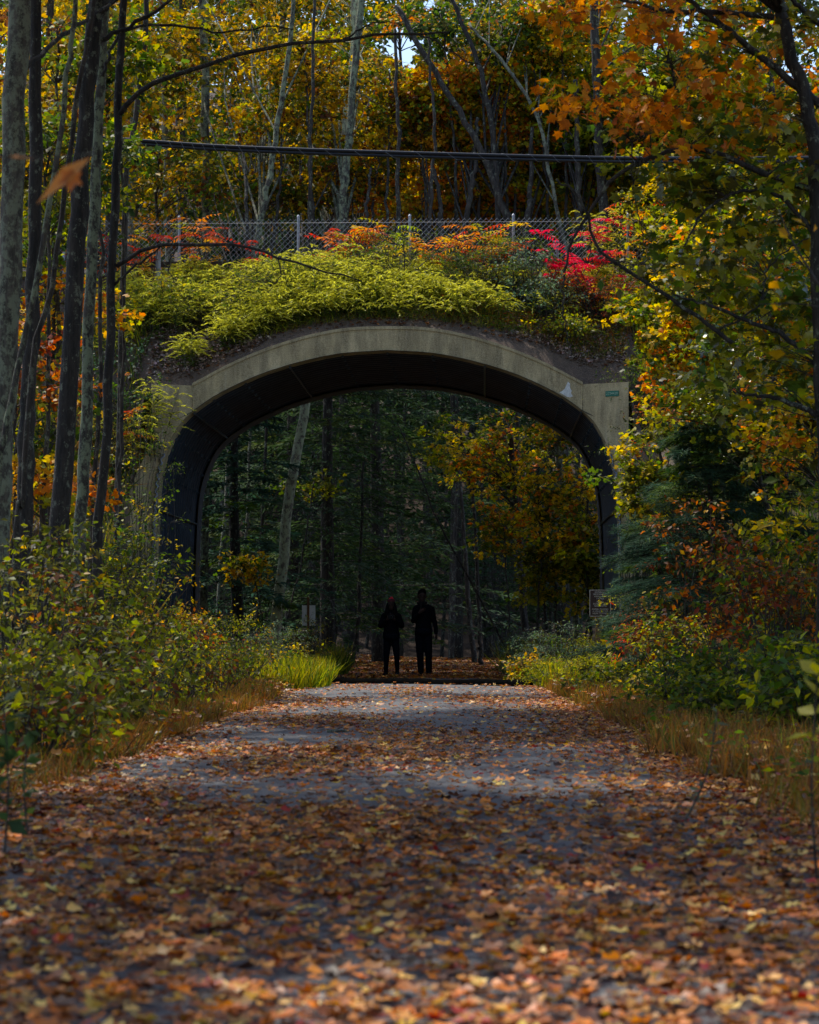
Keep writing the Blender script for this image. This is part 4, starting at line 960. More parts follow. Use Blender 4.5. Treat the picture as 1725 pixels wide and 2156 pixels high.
SAPL = [(600, 250, 1.5, 1.0, 'gold', 34, 'golden sapling between the leaning pale trees and the lichen twins'), (560, 400, 1.6, .6, 'golddim', 26, 'low golden sapling behind the fence left of the lichen twins'),
 (820, 190, 1.3, .9, 'gold', 34, 'golden tree left below the patch of sky'), (800, 330, 1.4, .8, 'gold', 34, 'golden sapling above the crown of the arch right of the twins'), (640, 130, 1.3, .9, 'gold', 30, 'golden crown at the top left of the lichen twins'),
 (880, 250, 1.2, .9, 'mix', 50, 'green and orange sapling directly under the patch of sky'), (960, 190, 1.5, .7, 'orange', 60, 'orange sprays of maple across the leaning dark trunk'), (1010, 300, 1.7, .9, 'orange', 70, 'orange green maple right of the leaning dark trunk'),
 (900, 420, 1.7, .6, 'orange', 50, 'low orange maple behind the fence above the crown of the arch'), (1120, 170, 1.4, 1.2, 'mix', 54, 'yellow green and orange maple above the right end of the cable'), (1080, 420, 1.5, .5, 'mix', 40, 'low orange and green maple behind the right half of the fence'),
 (1180, 60, 1.3, .9, 'mix', 40, 'yellow orange maple crown at the top right of centre'), (930, 60, .8, .7, 'green', 18, 'dark green maple crown right beside the patch of sky'), (1060, 80, 1.0, .8, 'green', 22, 'green maple crown behind the dark curved trunk'), (700, 380, 1.3, .6, 'golddim', 20, 'sparse golden sapling at the feet of the lichen twins')]
for px, py, rx, rz, pal, n, lab in SAPL:
    D = 55.6; c = P(px, py, D); bx_ = c[0] + rng.normal(0, .4); base = np.array([bx_, 53.65, float(bank_h(bx_, 53.65)) - .1])
    make_tree('sapling', lab, 'tree', [base, base * .5 + c * .5 + [rng.normal(0, .3), 0, 0], c + [0, 0, rz * .5]], .05, .02, [(c, (rx, .8, rz), n)], pal, M_bark, .115, 62, .5, 'maple', group='saplings just behind the bridge', gap=True, lr=.016, flat=.35, nl=12)

# beyond: a second row whose crowns fill the gaps
k = 0
ROW = [('golddim', 'left end'), ('golddim', 'left'), ('golddim', 'left of centre'), ('golddim', 'centre left'), ('green', 'centre'), ('green', 'centre right'), ('green', 'right of centre'), ('green', 'right'), ('mix', 'far right')]
for i, (pal, where) in enumerate(ROW):
    px = 90 + i * 190; D = 88 + (i * 37) % 9
    tr = TR([(px, 900), (px + 8, 420), (px + rng.normal(0, 30), -150)], D)
    c = tr[-1]
    make_tree('tall_forest_tree', 'tall dim tree of the second row beyond the bridge, %s of the picture' % where, 'tree', tr, .08, .05,
              [(P(px, 330, D), (5, 3, 5.5), 32), (P(px, 20, D), (5, 3.5, 3), 12)], pal, M_black if i % 2 else M_bark, .30, 90, 1.5, 'oval', group='second row of forest trees', gap=True, lr=.05, twigs=False)
# far wood as one mass
n = 3000; cx_ = rng.uniform(-30, 34, n); cy_ = rng.uniform(98, 125, n); cz_ = 40 * rng.random(n) ** 1.3
cs = np.stack([cx_, cy_, cz_], 1)
fo, _ = foliage('far_wood', cs, 2.0, 62, .42, 'hem', 'oval', M_needle, None, .5, .8, .6, True); tag(fo, kind='stuff')
mb = MB()
for i in range(90):
    x = rng.uniform(-20, 26); y = rng.uniform(92, 124); L = rng.normal(0, .8)
    mb.tube([(x, y, -.3), (x + L * .4, y, 9), (x + L, y, 24)], [.13, .10, .06], 6, False)
o = mb.build('far_trunks', M_black); o.parent = fo; tag(o, kind='stuff')

# hemlocks in the dark beyond the tunnel
def hemlock(px, D, h, rw, label, pal='dark', zlow=1.5, n=70, size=.26, name='hemlock', group='hemlocks beyond the tunnel', per=110, tpl='long'):
    b = G(px, D); t = thing(name, b, label, 'conifer', group); mb = MB(); tr = smoothpath([b - [0, 0, .1], b + [rng.normal(0, .15), 0, h * .5], b + [rng.normal(0, .2), 0, h]], 20)
    mb.tube(tr, np.linspace(.02 * h * .7 + .03, .02, 20), 8)
    PP, AA, CL = [], [], []
    for i in range(n):
        f = (i + rng.random()) / n; z = zlow + (h - zlow) * f; L = rw * (1 - f) ** .75 * rng.uniform(.7, 1.1) + .25; th = rng.random() * 6.28
        d = np.array([math.cos(th), math.sin(th), .12]); a = b + [0, 0, z]; s = rng.random(per) ** .7; pts = a + d * L * s[:, None] + np.array([0, 0, -.22]) * L * (s[:, None] ** 2)
        sd = np.array([-d[1], d[0], 0]); w_ = rng.uniform(-1, 1, per); pts = pts + sd * (w_ * L * .26 * (1.05 - s))[:, None] + rng.normal(0, .03, (per, 3))
        PP.append(pts); AA.append(d * .7 + sd * (np.sign(w_) * .7)[:, None] + rng.normal(0, .25, (per, 3)) + [0, 0, -.22]); CL += [i] * per
        mb.tube([a, a + d * L * .5 + [0, 0, -.05 * L], a + d * L + [0, 0, -.22 * L]], [.018, .012, .004], 3, False)
    PP = np.vstack(PP); AA = np.vstack(AA); m_ = len(PP); nr = np.array([0, 0, 1.]) + rng.normal(0, .35, (m_, 3))
    link('needles', leaf_mesh('needles', PP, AA, nr, size * rng.uniform(.6, 1.2, m_), colours(pal, m_, np.array(CL), .7), tpl), M_needle, t); mb.build('trunk', M_black, t, True)
    return t
hemlock(505, 60, 11, 2.6, 'blue green hemlock sapling beside the left wall of the tunnel mouth', 'pine', .8, 90)
hemlock(690, 66, 15, 4.0, 'big dark hemlock right of the lichen trunk in the arch', 'hem', .9, 150)
hemlock(800, 74, 17, 4.4, 'dark hemlock behind the heads of the walkers', 'hem', 1.4, 150)
hemlock(615, 72, 16, 4.0, 'dark hemlock behind the lichen trunk in the arch', 'hem', .8, 150)
hemlock(960, 84, 18, 4.6, 'distant dark hemlock above the taller walker', 'hem', 1.6, 130)
hemlock(1035, 90, 17, 4.4, 'distant hemlock behind the leaning dead sapling', 'hem', 1.5, 130)
hemlock(440, 78, 17, 4.2, 'dark hemlock hidden deepest at the left of the arch', 'hem', .6, 90)
hemlock(740, 92, 20, 5, 'furthest hemlock left of the walkers', 'hem', 1.2, 90)
hemlock(1190, 84, 19, 5, 'dark hemlock at the right behind the yellow leaves', 'hem', 1.0, 90)
# coloured trees seen through the arch on the right
AT = [([(1235, 1340), (1240, 1280), (1235, 1200)], 57, .03, .02, [(1225, 1180, 0, .6, .8, 1.3, 36)], 'yg', M_bark, 'yellow green sapling low against the right wall of the tunnel'),
      ([(1170, 1340), (1172, 1280), (1165, 1200)], 58, .03, .02, [(1155, 1210, 0, .9, .8, .9, 34)], 'yg', M_bark, 'green gold sapling above the grey green shrubs at the right'),
      ([(1075, 1340), (1070, 1250), (1060, 1120)], 60, .03, .02, [(1060, 1110, 0, .8, .8, .8, 22)], 'mix', M_bark, 'thin gold sapling left of the thick dark trunk in the arch'),
      ([(1214, 1330), (1192, 1060), (1172, 915), (1150, 600)], 60, .10, .07, [(1190, 900, 0, 1.3, 1.4, 1.1, 34)], 'mix', M_lich, 'grey mottled trunk with yellow leaves at the right inside the arch'),
      ([(1105, 1330), (1085, 1060), (1075, 900)], 62, .10, .06, [(1060, 960, 0, 1.7, 1.4, 1.3, 56)], 'mix', M_black, 'orange flecked tree in the upper right of the arch opening'),
      ([(1150, 1330), (1140, 1150), (1130, 1000)], 59, .05, .03, [(1160, 1060, 0, 1.2, 1.2, 1.1, 40)], 'mix', M_black, 'yellow green maple in the right half of the arch opening'),
      ([(1010, 1330), (1000, 1100), (970, 900)], 66, .07, .04, [(985, 940, 0, 1.6, 1.4, 1.2, 30)], 'yg', M_black, 'green and yellow tree above the leaning dead sapling'),
      ([(1245, 1330), (1240, 1150), (1235, 980)], 58, .05, .03, [(1225, 1130, 0, .8, 1.2, 1.8, 40)], 'mix', M_bark, 'yellow leaved sapling against the right wall of the tunnel mouth'),
      ([(1130, 1340), (1135, 1250), (1140, 1180)], 57.5, .03, .02, [(1150, 1150, 0, .8, .8, .35, 14)], 'gold', M_bark, 'small golden sapling right of the leaning dead one'),
      ([(560, 1330), (545, 1260), (530, 1200)], 57, .025, .012, [(525, 1200, 0, .55, .5, .30, 12)], 'gold', M_bark, 'beech sapling with a few orange leaves at the left in the arch'),
      ([(600, 1330), (640, 1150), (660, 1010)], 63, .03, .02, [(660, 1020, 0, 1.1, .8, .22, 9)], 'yg', M_bark, 'sparse yellow green sapling in front of the dark hemlocks')]
for pts, D, r0, r1, cr, pal, bark, lab in AT:
    make_tree('understorey_tree', lab, 'tree', TR(pts, D), r0, r1, [(P(cx, cy, D + dd), (rx, ry, rz), n) for cx, cy, dd, rx, ry, rz, n in cr], pal, bark, .12, 46, .45, 'maple', group='trees seen through the arch', flat=.3, tilt=.5, lr=.02)
BT = [([(1062, 1360), (1000, 1240), (930, 1110), (888, 1010)], 59, .045, .02, M_black, 'thin dark dead sapling leaning left behind the taller walker'),
      ([(545, 1310), (552, 1100), (560, 900)], 66, .07, .05, M_black, 'slim dark trunk between the two pale trunks in the arch'),
      ([(505, 1310), (520, 1100), (528, 880)], 64, .06, .045, M_pale, 'slim pale trunk left of the lichen trunk in the arch'),
      ([(1108, 1330), (1098, 1200), (1092, 1040)], 64, .11, .08, M_black, 'thick dark trunk in the right half of the arch'),
      ([(1000, 1370), (985, 1240), (975, 1100)], 72, .09, .06, M_bark, 'grey brown trunk right of the taller walker'),
      ([(740, 1385), (755, 1300), (760, 1150)], 66, .07, .05, M_black, 'dark trunk at the left edge of the path beyond the tunnel'),
      ([(950, 1365), (955, 1250), (960, 1100)], 82, .10, .08, M_bark, 'distant trunk just right of the taller walker')]
for i in range(14):
    px = [700, 718, 735, 772, 786, 845, 1075, 930, 1022, 1040, 1056, 1128, 1160, 668][i]; D = 74 + (i * 23) % 24
    BT.append(([(px, 1370), (px + rng.normal(0, 5), 1260), (px + rng.normal(0, 12), 1080)], D, .08, .06, M_black if i % 3 else M_bark,
      ['far trunk, leftmost of the thin stems left of the walkers', 'far trunk, second of the thin stems left of the walkers', 'far trunk, third of the thin stems left of the walkers', 'thin far trunk beside the left walker', 'thin far trunk directly left of the red hat', 'thin far trunk between the two walkers', 'thin far trunk just left of the thick dark trunk in the arch', 'thin far trunk right of the taller walker at hand height', 'far trunk, leftmost of three behind the leaning dead sapling', 'far trunk, middle of three behind the leaning dead sapling', 'far trunk, right one of three behind the leaning dead sapling', 'far trunk behind the grey green shrubs at the right', 'far trunk near the right wall of the tunnel', 'thin far trunk right of the white sign'][i]))
for pts, D, r0, r1, bark, lab in BT:
    tr = TR(pts, D); top = tr[-1]; ex = top + (tr[-1] - tr[-2]) * 1.2
    b0 = thing('bare_tree', tr[0], lab, 'tree', 'bare trunks seen through the arch'); mb = MB(); s_ = smoothpath(np.vstack([tr, ex]), 20, .015); mb.tube(s_, np.linspace(r0, r1 * .7, 20), 8); mb.build('trunk', bark, b0, True)
    for j in range(5):
        mb = MB(); a = s_[int(rng.integers(7, 18))]; d = np.array([rng.choice([-1, 1]), rng.normal(0, .4), .5]); mb.tube(smoothpath([a, a + d * .5, a + d * 1.0 + [0, 0, .3]], 6), np.linspace(r1 * .35, .004, 6), 4, False)
        mb.build('branch', bark, b0)
# shrubs either side of the path beyond and before the tunnel
SH = [(575, 1345, 42.5, .65, .7, 'grey', 'grey green shrub beneath the lichen trunk in the arch'), (500, 1350, 43, .7, .75, 'yg', 'yellow green shrub left of the lichen trunk foot'),
      (655, 1350, 45.5, .3, .65, 'golddim', 'brown seeded weeds partly hiding the white sign'), (1130, 1375, 43, .45, .8, 'grey', 'grey green shrub right of the path just before the tunnel'),
      (1190, 1350, 42.5, .5, 1.0, 'grey', 'taller grey green shrub under the brown sign'), (1225, 1375, 43, .3, .9, 'yg', 'dark green shrub at the right tunnel wall'),
      (1080, 1380, 46.5, .3, .9, 'grey', 'small grey shrub nearest the path at the right before the tunnel'), (700, 1400, 55.8, .5, .4, 'yg', 'low weeds at the left edge of the path beyond the tunnel')]
for px, py, D, rx, h, pal, lab in SH:
    b0 = G(px, D); h = P(px, py - 45, D)[2]; make_shrub('shrub', lab, 'shrub', b0, (rx, .7), h, 8, pal, .06, 40, 40, .22, 'long', group='shrubs round the tunnel mouth')

# ------------------------------------------------------------------ left bank: trunks
def near_tree(name, label, pts, D, w0, w1, bark, ells=(), pal='golddim', extra=None, size=.16, group='trees at the left of the path', **kw):
    q = [P(px, py, D) for px, py in pts]; a = q[0]; gz = float(side_h(a[0], D)); b = q[1]; root = a - (b - a) * min(1.5, (a[2] - gz) / (b[2] - a[2])); root[2] = gz - .1
    tr = np.array([root] + q) if a[2] - gz > .3 else np.array([[a[0], D, gz - .1]] + q[1:])
    top = tr[-1] + (tr[-1] - tr[-2]) / np.linalg.norm(tr[-1] - tr[-2]) * 4.5; tr = np.vstack([tr, top])
    s = D / F / 2
    return make_tree(name, label, 'tree', tr, w0 * s, w1 * s, [(np.array(c, float), r, n) for c, r, n in ells], pal, bark, size, 62, .8, 'maple', group=group, extra=extra, lr=.03, wob=.012, zmin=CAMH + 1360 * D / F, **kw)
near_tree('broadleaf_tree', 'biggest pale lichen covered trunk at the left edge of the picture', [(-5, 1100), (8, 900), (22, 560), (40, 20)], 24, 52, 46, M_pale, [((-3.5, 24, 11.5), (4, 4, 2.6), 60)])
near_tree('broadleaf_tree', 'dark straight trunk directly right of the big pale one', [(50, 1110), (60, 850), (70, 586), (75, 0)], 25.5, 40, 20, M_black, [((-2.6, 27, 12), (4, 4, 2.6), 50)])
near_tree('thin_tree', 'thin pale stem leaning right across the dark trunk', [(-8, 1050), (5, 930), (34, 790), (85, 552), (110, 380), (146, 146), (160, -30)], 23.5, 16, 9, M_lich, [])
near_tree('thin_tree', 'thin dark stem leaning right between the two thick trunks', [(40, 1080), (48, 1055), (68, 773), (112, 578), (150, 300), (177, 125), (200, -40)], 24.5, 14, 9, M_bark, [((-1, 29, 12.5), (3.5, 3.5, 2), 30)])
near_tree('broadleaf_tree', 'thickest dark trunk of the left group, leaning slightly right', [(112, 1230), (126, 1096), (160, 552), (176, 300), (205, 0)], 27, 46, 29, M_black, [((-.5, 30, 13.0), (4.5, 4, 2.6), 66)], extra=[([P(196, 60, 27), P(250, -10, 27), P(330, -60, 27)], .04, .02)])
near_tree('broadleaf_tree', 'spotted trunk close behind the thickest dark one', [(165, 1230), (170, 1100), (182, 890), (194, 552), (205, 290), (222, -20)], 28, 30, 18, M_lich, [((-2.0, 33, 14), (4, 4, 2.4), 46)])
br1 = [P(248, 245, 27.5), P(306, 184, 27.3), P(435, 136, 27), P(586, 97, 26.8), P(722, 82, 26.6), P(875, 71, 26.4), P(943, 68, 26.3)]
br1b = [P(722, 82, 26.6), P(790, 48, 26.5), P(850, 50, 26.4)]; br1c = [P(875, 71, 26.4), P(920, 90, 26.2), P(990, 130, 26), P(1030, 140, 26)]
br2 = [P(246, 560, 27.5), P(306, 523, 27.3), P(374, 517, 27.1), P(510, 517, 26.8), P(586, 544, 26.6), P(671, 568, 26.5), P(760, 592, 26.4)]
br2b = [P(374, 517, 27.1), P(355, 560, 27), P(372, 600, 27)]; br2c = [P(240, 600, 27.5), P(290, 555, 27.3), P(340, 520, 27.2)]; br2d = [P(586, 544, 26.6), P(590, 580, 26.5), P(560, 620, 26.5)]
br3 = [P(205, 90, 27), P(260, 60, 27), P(330, 20, 26.8), P(390, -20, 26.6)]; br4 = [P(258, 65, 27.5), P(310, 52, 27.3), P(400, 60, 27.2), P(470, 68, 27), P(560, 55, 26.9), P(620, 62, 26.8)]
br5 = [P(35, 165, 24), P(115, 88, 25), P(190, 37, 26), P(250, -8, 27)]; br6 = [P(262, 62, 27.5), P(235, 100, 27.3), P(216, 160, 27.2)]
near_tree('broadleaf_tree', 'slim right hand trunk of the left group with long bare branches reaching over the bridge', [(206, 1230), (207, 1113), (224, 892), (238, 552), (247, 306), (248, 170), (264, -20)], 27.5, 23, 14, M_black,
          [((1.8, 33, 14.5), (4.5, 4, 2.6), 60)], extra=[(br1, .035, .010), (br1b, .012, .004), (br1c, .012, .004), (br2, .026, .008), (br2b, .009, .004), (br2c, .018, .01), (br2d, .008, .003), (br3, .032, .014), (br4, .02, .007), (br5, .03, .02), (br6, .02, .02)])
near_tree('thin_tree', 'thin straight stem right of the slim branched trunk', [(262, 470), (278, 300), (306, 60), (312, -30)], 40, 13, 10, M_bark, [((-3.5, 41, 15.5), (3, 3, 2), 30)])
LT = [((100, 330, 34), (1.4, 1.2, .9), 28, 'near_green', 'green oak foliage tree between the left trunks near the top'), ((210, 130, 36), (1.2, 1, .9), 26, 'near_green', 'green leaved tree behind the thickest trunk near the top'),
      ((120, 70, 38), (1.6, 1, .8), 26, 'gold', 'golden leaved tree at the top left between trunks'), ((110, 270, 38), (1.6, 1, .5), 18, 'gold', 'golden tree below the green oak at the left'),
      ((100, 500, 38), (1.4, 1, .8), 22, 'near_green', 'green sapling behind the left trunks level with the fence'), ((100, 640, 38), (1.3, 1, 1.0), 26, 'orange', 'rusty orange sapling between the left trunks'),
      ((30, 780, 34), (1.2, 1, .9), 22, 'rust', 'rust leaved sapling at the left edge'), ((100, 930, 36), (1.2, 1, .8), 22, 'near_green', 'green sapling low between the left trunks'),
      ((90, 1030, 34), (1.1, 1, .5), 18, 'orange', 'orange sapling low between the left trunks'), ((258, 312, 39), (.28, .3, .35), 6, 'near_green', 'small green oak branch tree where the cable emerges')]
for (px, py, D), rr, n, pal, lab in LT:
    c = P(px, py, D); base = np.array([c[0] - .3, D, float(side_h(c[0], D)) - .1])
    make_tree('sapling', lab, 'tree', [base, base * .5 + c * .5 + [.15, 0, 0], c], .045, .02, [(c, rr, n)], pal, M_bark, .11, 46, .42, 'maple', group='saplings behind the left trunks', flat=.4, lr=.016)

# left undergrowth, from the edge of the frame to the wet ditch
LS = [(40, 1130, 22, .8, 'witch', .082, 'big leaved yellow green shrub at the left edge below the trunks'), (150, 1180, 23, .7, 'witch', .075, 'yellow green shrub at the foot of the thickest trunk'),
      (80, 1250, 20, .9, 'witch', .075, 'green shrub spreading across the left edge'), (220, 1270, 22, .7, 'witch', .082, 'flat layered yellow green shrub left of the ditch'),
      (20, 1370, 18, .7, 'witch', .075, 'dark green shrub low at the left edge'), (130, 1390, 19, .7, 'witch', .082, 'yellow green shrub in front at the left'),
      (290, 1330, 28, .7, 'witch', .07, 'thin brown and yellow shrub before the left wing wall'), (370, 1360, 30, .7, 'witch', .07, 'twiggy yellow shrub under the left tunnel mouth'),
      (440, 1400, 31, .6, 'witch', .06, 'reddish brown thicket left of the path'), (330, 1400, 26, .6, 'yg', .07, 'small leaved shrub behind the wet ditch'),
      (210, 1420, 21, .6, 'witch', .075, 'green shrub over the verge left of the ditch'), (500, 1380, 36, .7, 'golddim', .06, 'brownish weeds between ditch and tunnel'),
      (590, 1390, 42, .6, 'yg', .06, 'yellow green weeds left of the tunnel path'), (425, 1330, 40, .4, 'rust', .07, 'red leaved creeper shrub at the left tunnel edge'),
      (270, 1160, 36, 1.0, 'yg', .09, 'tall yellow green shrub in front of the brown wing wall'), (190, 1100, 38, 1.2, 'green', .09, 'green shrub on the slope behind the left trunks'),
      (90, 1480, 16, .5, 'witch', .082, 'low green leaves over the dry grass at the left edge'), (520, 1330, 44, .8, 'yg', .06, 'leafy weeds before the left wall of the tunnel'), (395, 1260, 38, .3, 'gold', .07, 'sparse orange leaved shoot in front of the left tunnel wall')]
for px, py, D, rx, pal, ls, lab in LS:
    b0 = G(px, D); h = P(px, py - 40, D)[2]; b0[2] = float(ground_h(b0[0], b0[1])) if D > 34 and px < 330 else b0[2]; h = max(.5, h - b0[2])
    big = ls > .085
    make_shrub('shrub', lab, 'shrub', b0, (rx, rx * .8), h, 10, pal, ls, 20 if big else 26, int(40 * rx * max(1, h / 1.4)) + 10, .34 if big else .28, 'maple' if False else ('oval' if big else 'oval'), group='undergrowth left of the path', flat=.28 if big else .5, tilt=.35 if big else .7, sr=.011)
RS = [(1345, 1330, 36, .38, 'red', .09, 'scarlet leaved shrub right of the brown sign'), (1180, 1440, 40, .7, 'bright', .07, 'bright green weeds right of the path before the tunnel'),
      (1120, 1460, 41.5, .35, 'gold', .09, 'small golden fern at the right edge of the path'), (1240, 1420, 38, .6, 'bright', .07, 'bright green plants under the brown sign'),
      (1310, 1420, 34, .8, 'near_green', .08, 'green weeds right of the sign post'), (1420, 1330, 30, .9, 'yg', .08, 'yellow green shrub under the dark pine'),
      (1530, 1250, 28, 1.0, 'rust', .09, 'rust leaved shrub in front of the dark pine'), (1480, 1130, 32, .9, 'rust', .09, 'red brown leaved shrub across the middle of the pine'),
      (1640, 1200, 26, .9, 'rust', .09, 'orange brown shrub at the right edge'), (1600, 1360, 24, .9, 'near_green', .09, 'broad green shrub low at the right'),
      (1700, 1380, 20, .7, 'near_green', .10, 'green shrub at the right edge behind the dry grass'), (1450, 1440, 27, .7, 'near_green', .08, 'green weeds behind the dry grass at the right'),
      (1560, 1450, 22, .6, 'near_green', .08, 'low green weeds at the right above the dry grass'), (1410, 1260, 36, .45, 'mix', .08, 'yellow green shoots between sign and pine'),
      (1306, 1240, 43, .16, 'yg', .06, 'yellow green shoot covering the right edge of the brown sign'), (1690, 1060, 28, .9, 'yg', .10, 'yellow green shrub high at the right edge')]
for px, py, D, rx, pal, ls, lab in RS:
    b0 = G(px, D); h = P(px, py - 40, D)[2]; h = max(.5, h - b0[2])
    make_shrub('shrub', lab, 'shrub', b0, (rx, rx * .8), h, 10, pal, ls, 32, int((26 if pal == 'rust' else 46) * rx * max(1, h / 1.4)) + 10, .30, 'long' if pal in ('red', 'bright') else 'oval', group='undergrowth right of the path', flat=.32, tilt=.45, zlow=.45 if pal in ('red', 'rust') else .1)
# soft dark pine and hemlock at the right
def tuftpine(px, D, h, rw, label, zlow=.6, n=120, pal='pine'):
    return hemlock(px, D, h, rw, label, pal, zlow, int(n * .8), .17, 'pine', 'pines right of the arch', 420, 'needle')
tuftpine(1470, 33, 3.9, 1.7, 'soft blue green pine in front of the right abutment'); tuftpine(1385, 39, 3.4, .9, 'smaller blue green pine touching the right tunnel wall', .5, 90)
tuftpine(1620, 34, 4.0, 1.7, 'dark pine at the far right behind the rust leaved shrubs', .8, 110, 'dark'); tuftpine(1540, 38, 4.6, 1.8, 'tall dark pine behind the others right of the arch', 1, 110, 'dark')

# ------------------------------------------------------------------ right maple and its neighbours
D = 21.5
rb = [([P(1728, 225, D), P(1658, 163, D), P(1570, 92, D), P(1444, -5, D)], .045, .022), ([P(1631, 37, D), P(1512, 25, D), P(1410, 24, D), P(1352, 7, D), P(1290, -5, D)], .03, .012),
      ([P(1722, 400, D), P(1600, 360, D), P(1480, 315, D), P(1420, 318, D), P(1359, 337, D), P(1291, 374, D), P(1240, 449, D), P(1206, 503, D), P(1189, 578, D)], .03, .011),
      ([P(1172, 377, D), P(1205, 400, D), P(1237, 452, D), P(1257, 517, D), P(1291, 551, D), P(1301, 559, D), P(1376, 603, D), P(1454, 657, D), P(1512, 698, D), P(1543, 722, D)], .010, .022),
      ([P(1420, 620, D), P(1500, 645, D), P(1580, 678, D), P(1648, 705, D), P(1735, 780, D)], .010, .028), ([P(1189, 578, D), P(1186, 620, D), P(1190, 690, D), P(1206, 749, D)], .010, .005),
      ([P(1718, 500, D), P(1640, 410, D), P(1560, 405, D), P(1480, 450, D), P(1440, 520, D)], .022, .008), ([P(1332, 300, D), P(1334, 400, D), P(1350, 480, D), P(1372, 560, D)], .007, .004),
      ([P(1405, 120, D), P(1420, 160, D), P(1422, 200, D), P(1415, 240, D)], .016, .008), ([P(1512, 698, D), P(1600, 640, D), P(1620, 560, D), P(1700, 500, D)], .01, .006),
      ([P(1735, 880, D), P(1640, 840, D), P(1560, 830, D)], .03, .012), ([P(1735, 60, D), P(1690, 20, D), P(1640, -30, D)], .03, .02), ([P(1240, 449, D), P(1225, 470, D), P(1190, 480, D)], .006, .003)]
tr = [P(1745, 1420, D), P(1738, 1000, D), P(1725, 600, D), P(1713, 292, D), P(1690, 180, D), P(1641, 20, D), P(1610, -250, D)]; tr[0][2] = -.1
mt = thing('maple_tree', tr[0], 'dark trunked maple at the right edge with large orange and green leaves', 'tree')
mb = MB(); trs = smoothpath(tr, 30, .01); rad = np.linspace(.085, .05, 30); mb.tube(trs, rad, 12)
for pts, a, b in rb: mb.tube(smoothpath(pts, 26, .008), np.linspace(a, b, 26), 6)
def cluster(px, py, rx, ry, n, dd=0, spread=.5):
    out = []
    for _ in range(n):
        a = rng.random() * 6.28; r = rng.random() ** .5; out.append(P(px + rx * r * math.cos(a), py + ry * r * math.sin(a), D + dd + rng.normal(0, spread)))
    return np.array(out)
oc = np.vstack([cluster(1230, 25, 75, 28, 9), cluster(1340, 45, 70, 40, 10), cluster(1450, 25, 90, 35, 10), cluster(1240, 215, 75, 32, 15), cluster(1380, 230, 90, 35, 21), cluster(1350, 130, 35, 22, 5), cluster(1470, 180, 60, 45, 11), cluster(1330, 280, 45, 22, 6), cluster(1420, 300, 30, 18, 4), cluster(1545, 330, 25, 12, 2), cluster(1600, 230, 80, 40, 8), cluster(1560, 120, 80, 50, 5), cluster(1690, 100, 50, 80, 3)])
fo, twd = foliage('orange_foliage', oc, .24, 9, .098, 'near_orange', 'maple3', M_leaf, mt, .45, .9, .3)
fo['label'] = 'large orange maple leaves'; mb2 = mb
limbs(mb, np.vstack([smoothpath(p, 20) for p, _, _ in rb] + [trs]), np.concatenate([np.linspace(a, b, 20) for _, a, b in rb] + [rad]), oc, .20, twd, True, .008, .2, 3)
gc = np.vstack([cluster(1500, 130, 90, 40, 10, .6), cluster(1640, 60, 100, 60, 12, .6), cluster(1560, 260, 110, 60, 20, .6), cluster(1500, 370, 110, 60, 22, .6), cluster(1620, 430, 110, 80, 28, .6), cluster(1420, 420, 70, 50, 9, .8), cluster(1560, 560, 130, 70, 26, .8),
                cluster(1640, 680, 100, 80, 22, .6), cluster(1480, 640, 80, 50, 10, .8), cluster(1590, 800, 120, 70, 22, .6), cluster(1690, 330, 50, 90, 12, .5), cluster(1440, 540, 60, 40, 7, 1)])
fo, twd = foliage('green_foliage', gc, .26, 12, .115, 'yg', 'maple3', M_glossy, mt, .35, .55, .5)
limbs(mb, np.vstack([smoothpath(p, 20) for p, _, _ in rb] + [trs]), np.concatenate([np.linspace(a, b, 20) for _, a, b in rb] + [rad]), gc, .26, twd, True, .008, .2, 3)
# the crown above the frame, over the path
uc = np.vstack([ell((2.6, 22, 10.5), (4.2, 4, 2.2), 60), ell((1.2, 17, 8.9), (3.6, 4, 1.6), 40)]); uc = uc[uc[:, 2] > CAMH + 1400 * uc[:, 1] / F]
fo, twd = foliage('upper_crown', uc, .8, 60, .17, 'orange', 'maple', M_leaf, mt, .4, .7, .6)
limbs(mb, trs, rad, uc, .8, twd, False, .015, .5, 4, 6.6)
mb.build('trunk', M_black, mt, True)
RT = [((1420, 640, 38), (.8, 1, 1.4), 48, 'yg', 'yellow green maple over the right end of the bank'), ((1470, 720, 36), (1.2, 1.1, 1.3), 66, 'mix', 'bright yellow green maple right of the right shoulder block'),
      ((1490, 560, 38), (1.1, 1.1, 1.3), 50, 'yg', 'yellow maple right of the crimson sumacs'), ((1600, 600, 36), (1.4, 1.2, 1.6), 60, 'mix', 'sunlit green and orange maple behind the right branches'),
      ((1560, 850, 33), (1.3, 1.1, 1.2), 52, 'near_green', 'shaded green maple above the pines'), ((1680, 830, 31), (1.0, 1.0, 1.6), 48, 'mix', 'orange flecked maple at the right edge'),
      ((1440, 880, 39), (.8, .8, 1.1), 34, 'rust', 'shrubby tree full of tiny orange red leaves at the right shoulder block'), ((1390, 1000, 37.5), (1.0, .9, .9), 40, 'yg', 'bright yellow green sapling low right of the arch'),
      ((1700, 620, 30), (.9, .9, 1.8), 36, 'mix', 'golden green tree behind the right maple trunk base'), ((1450, 420, 50), (1.6, 1.2, 1.4), 50, 'yg', 'yellow green tree behind the orange maple leaves')]
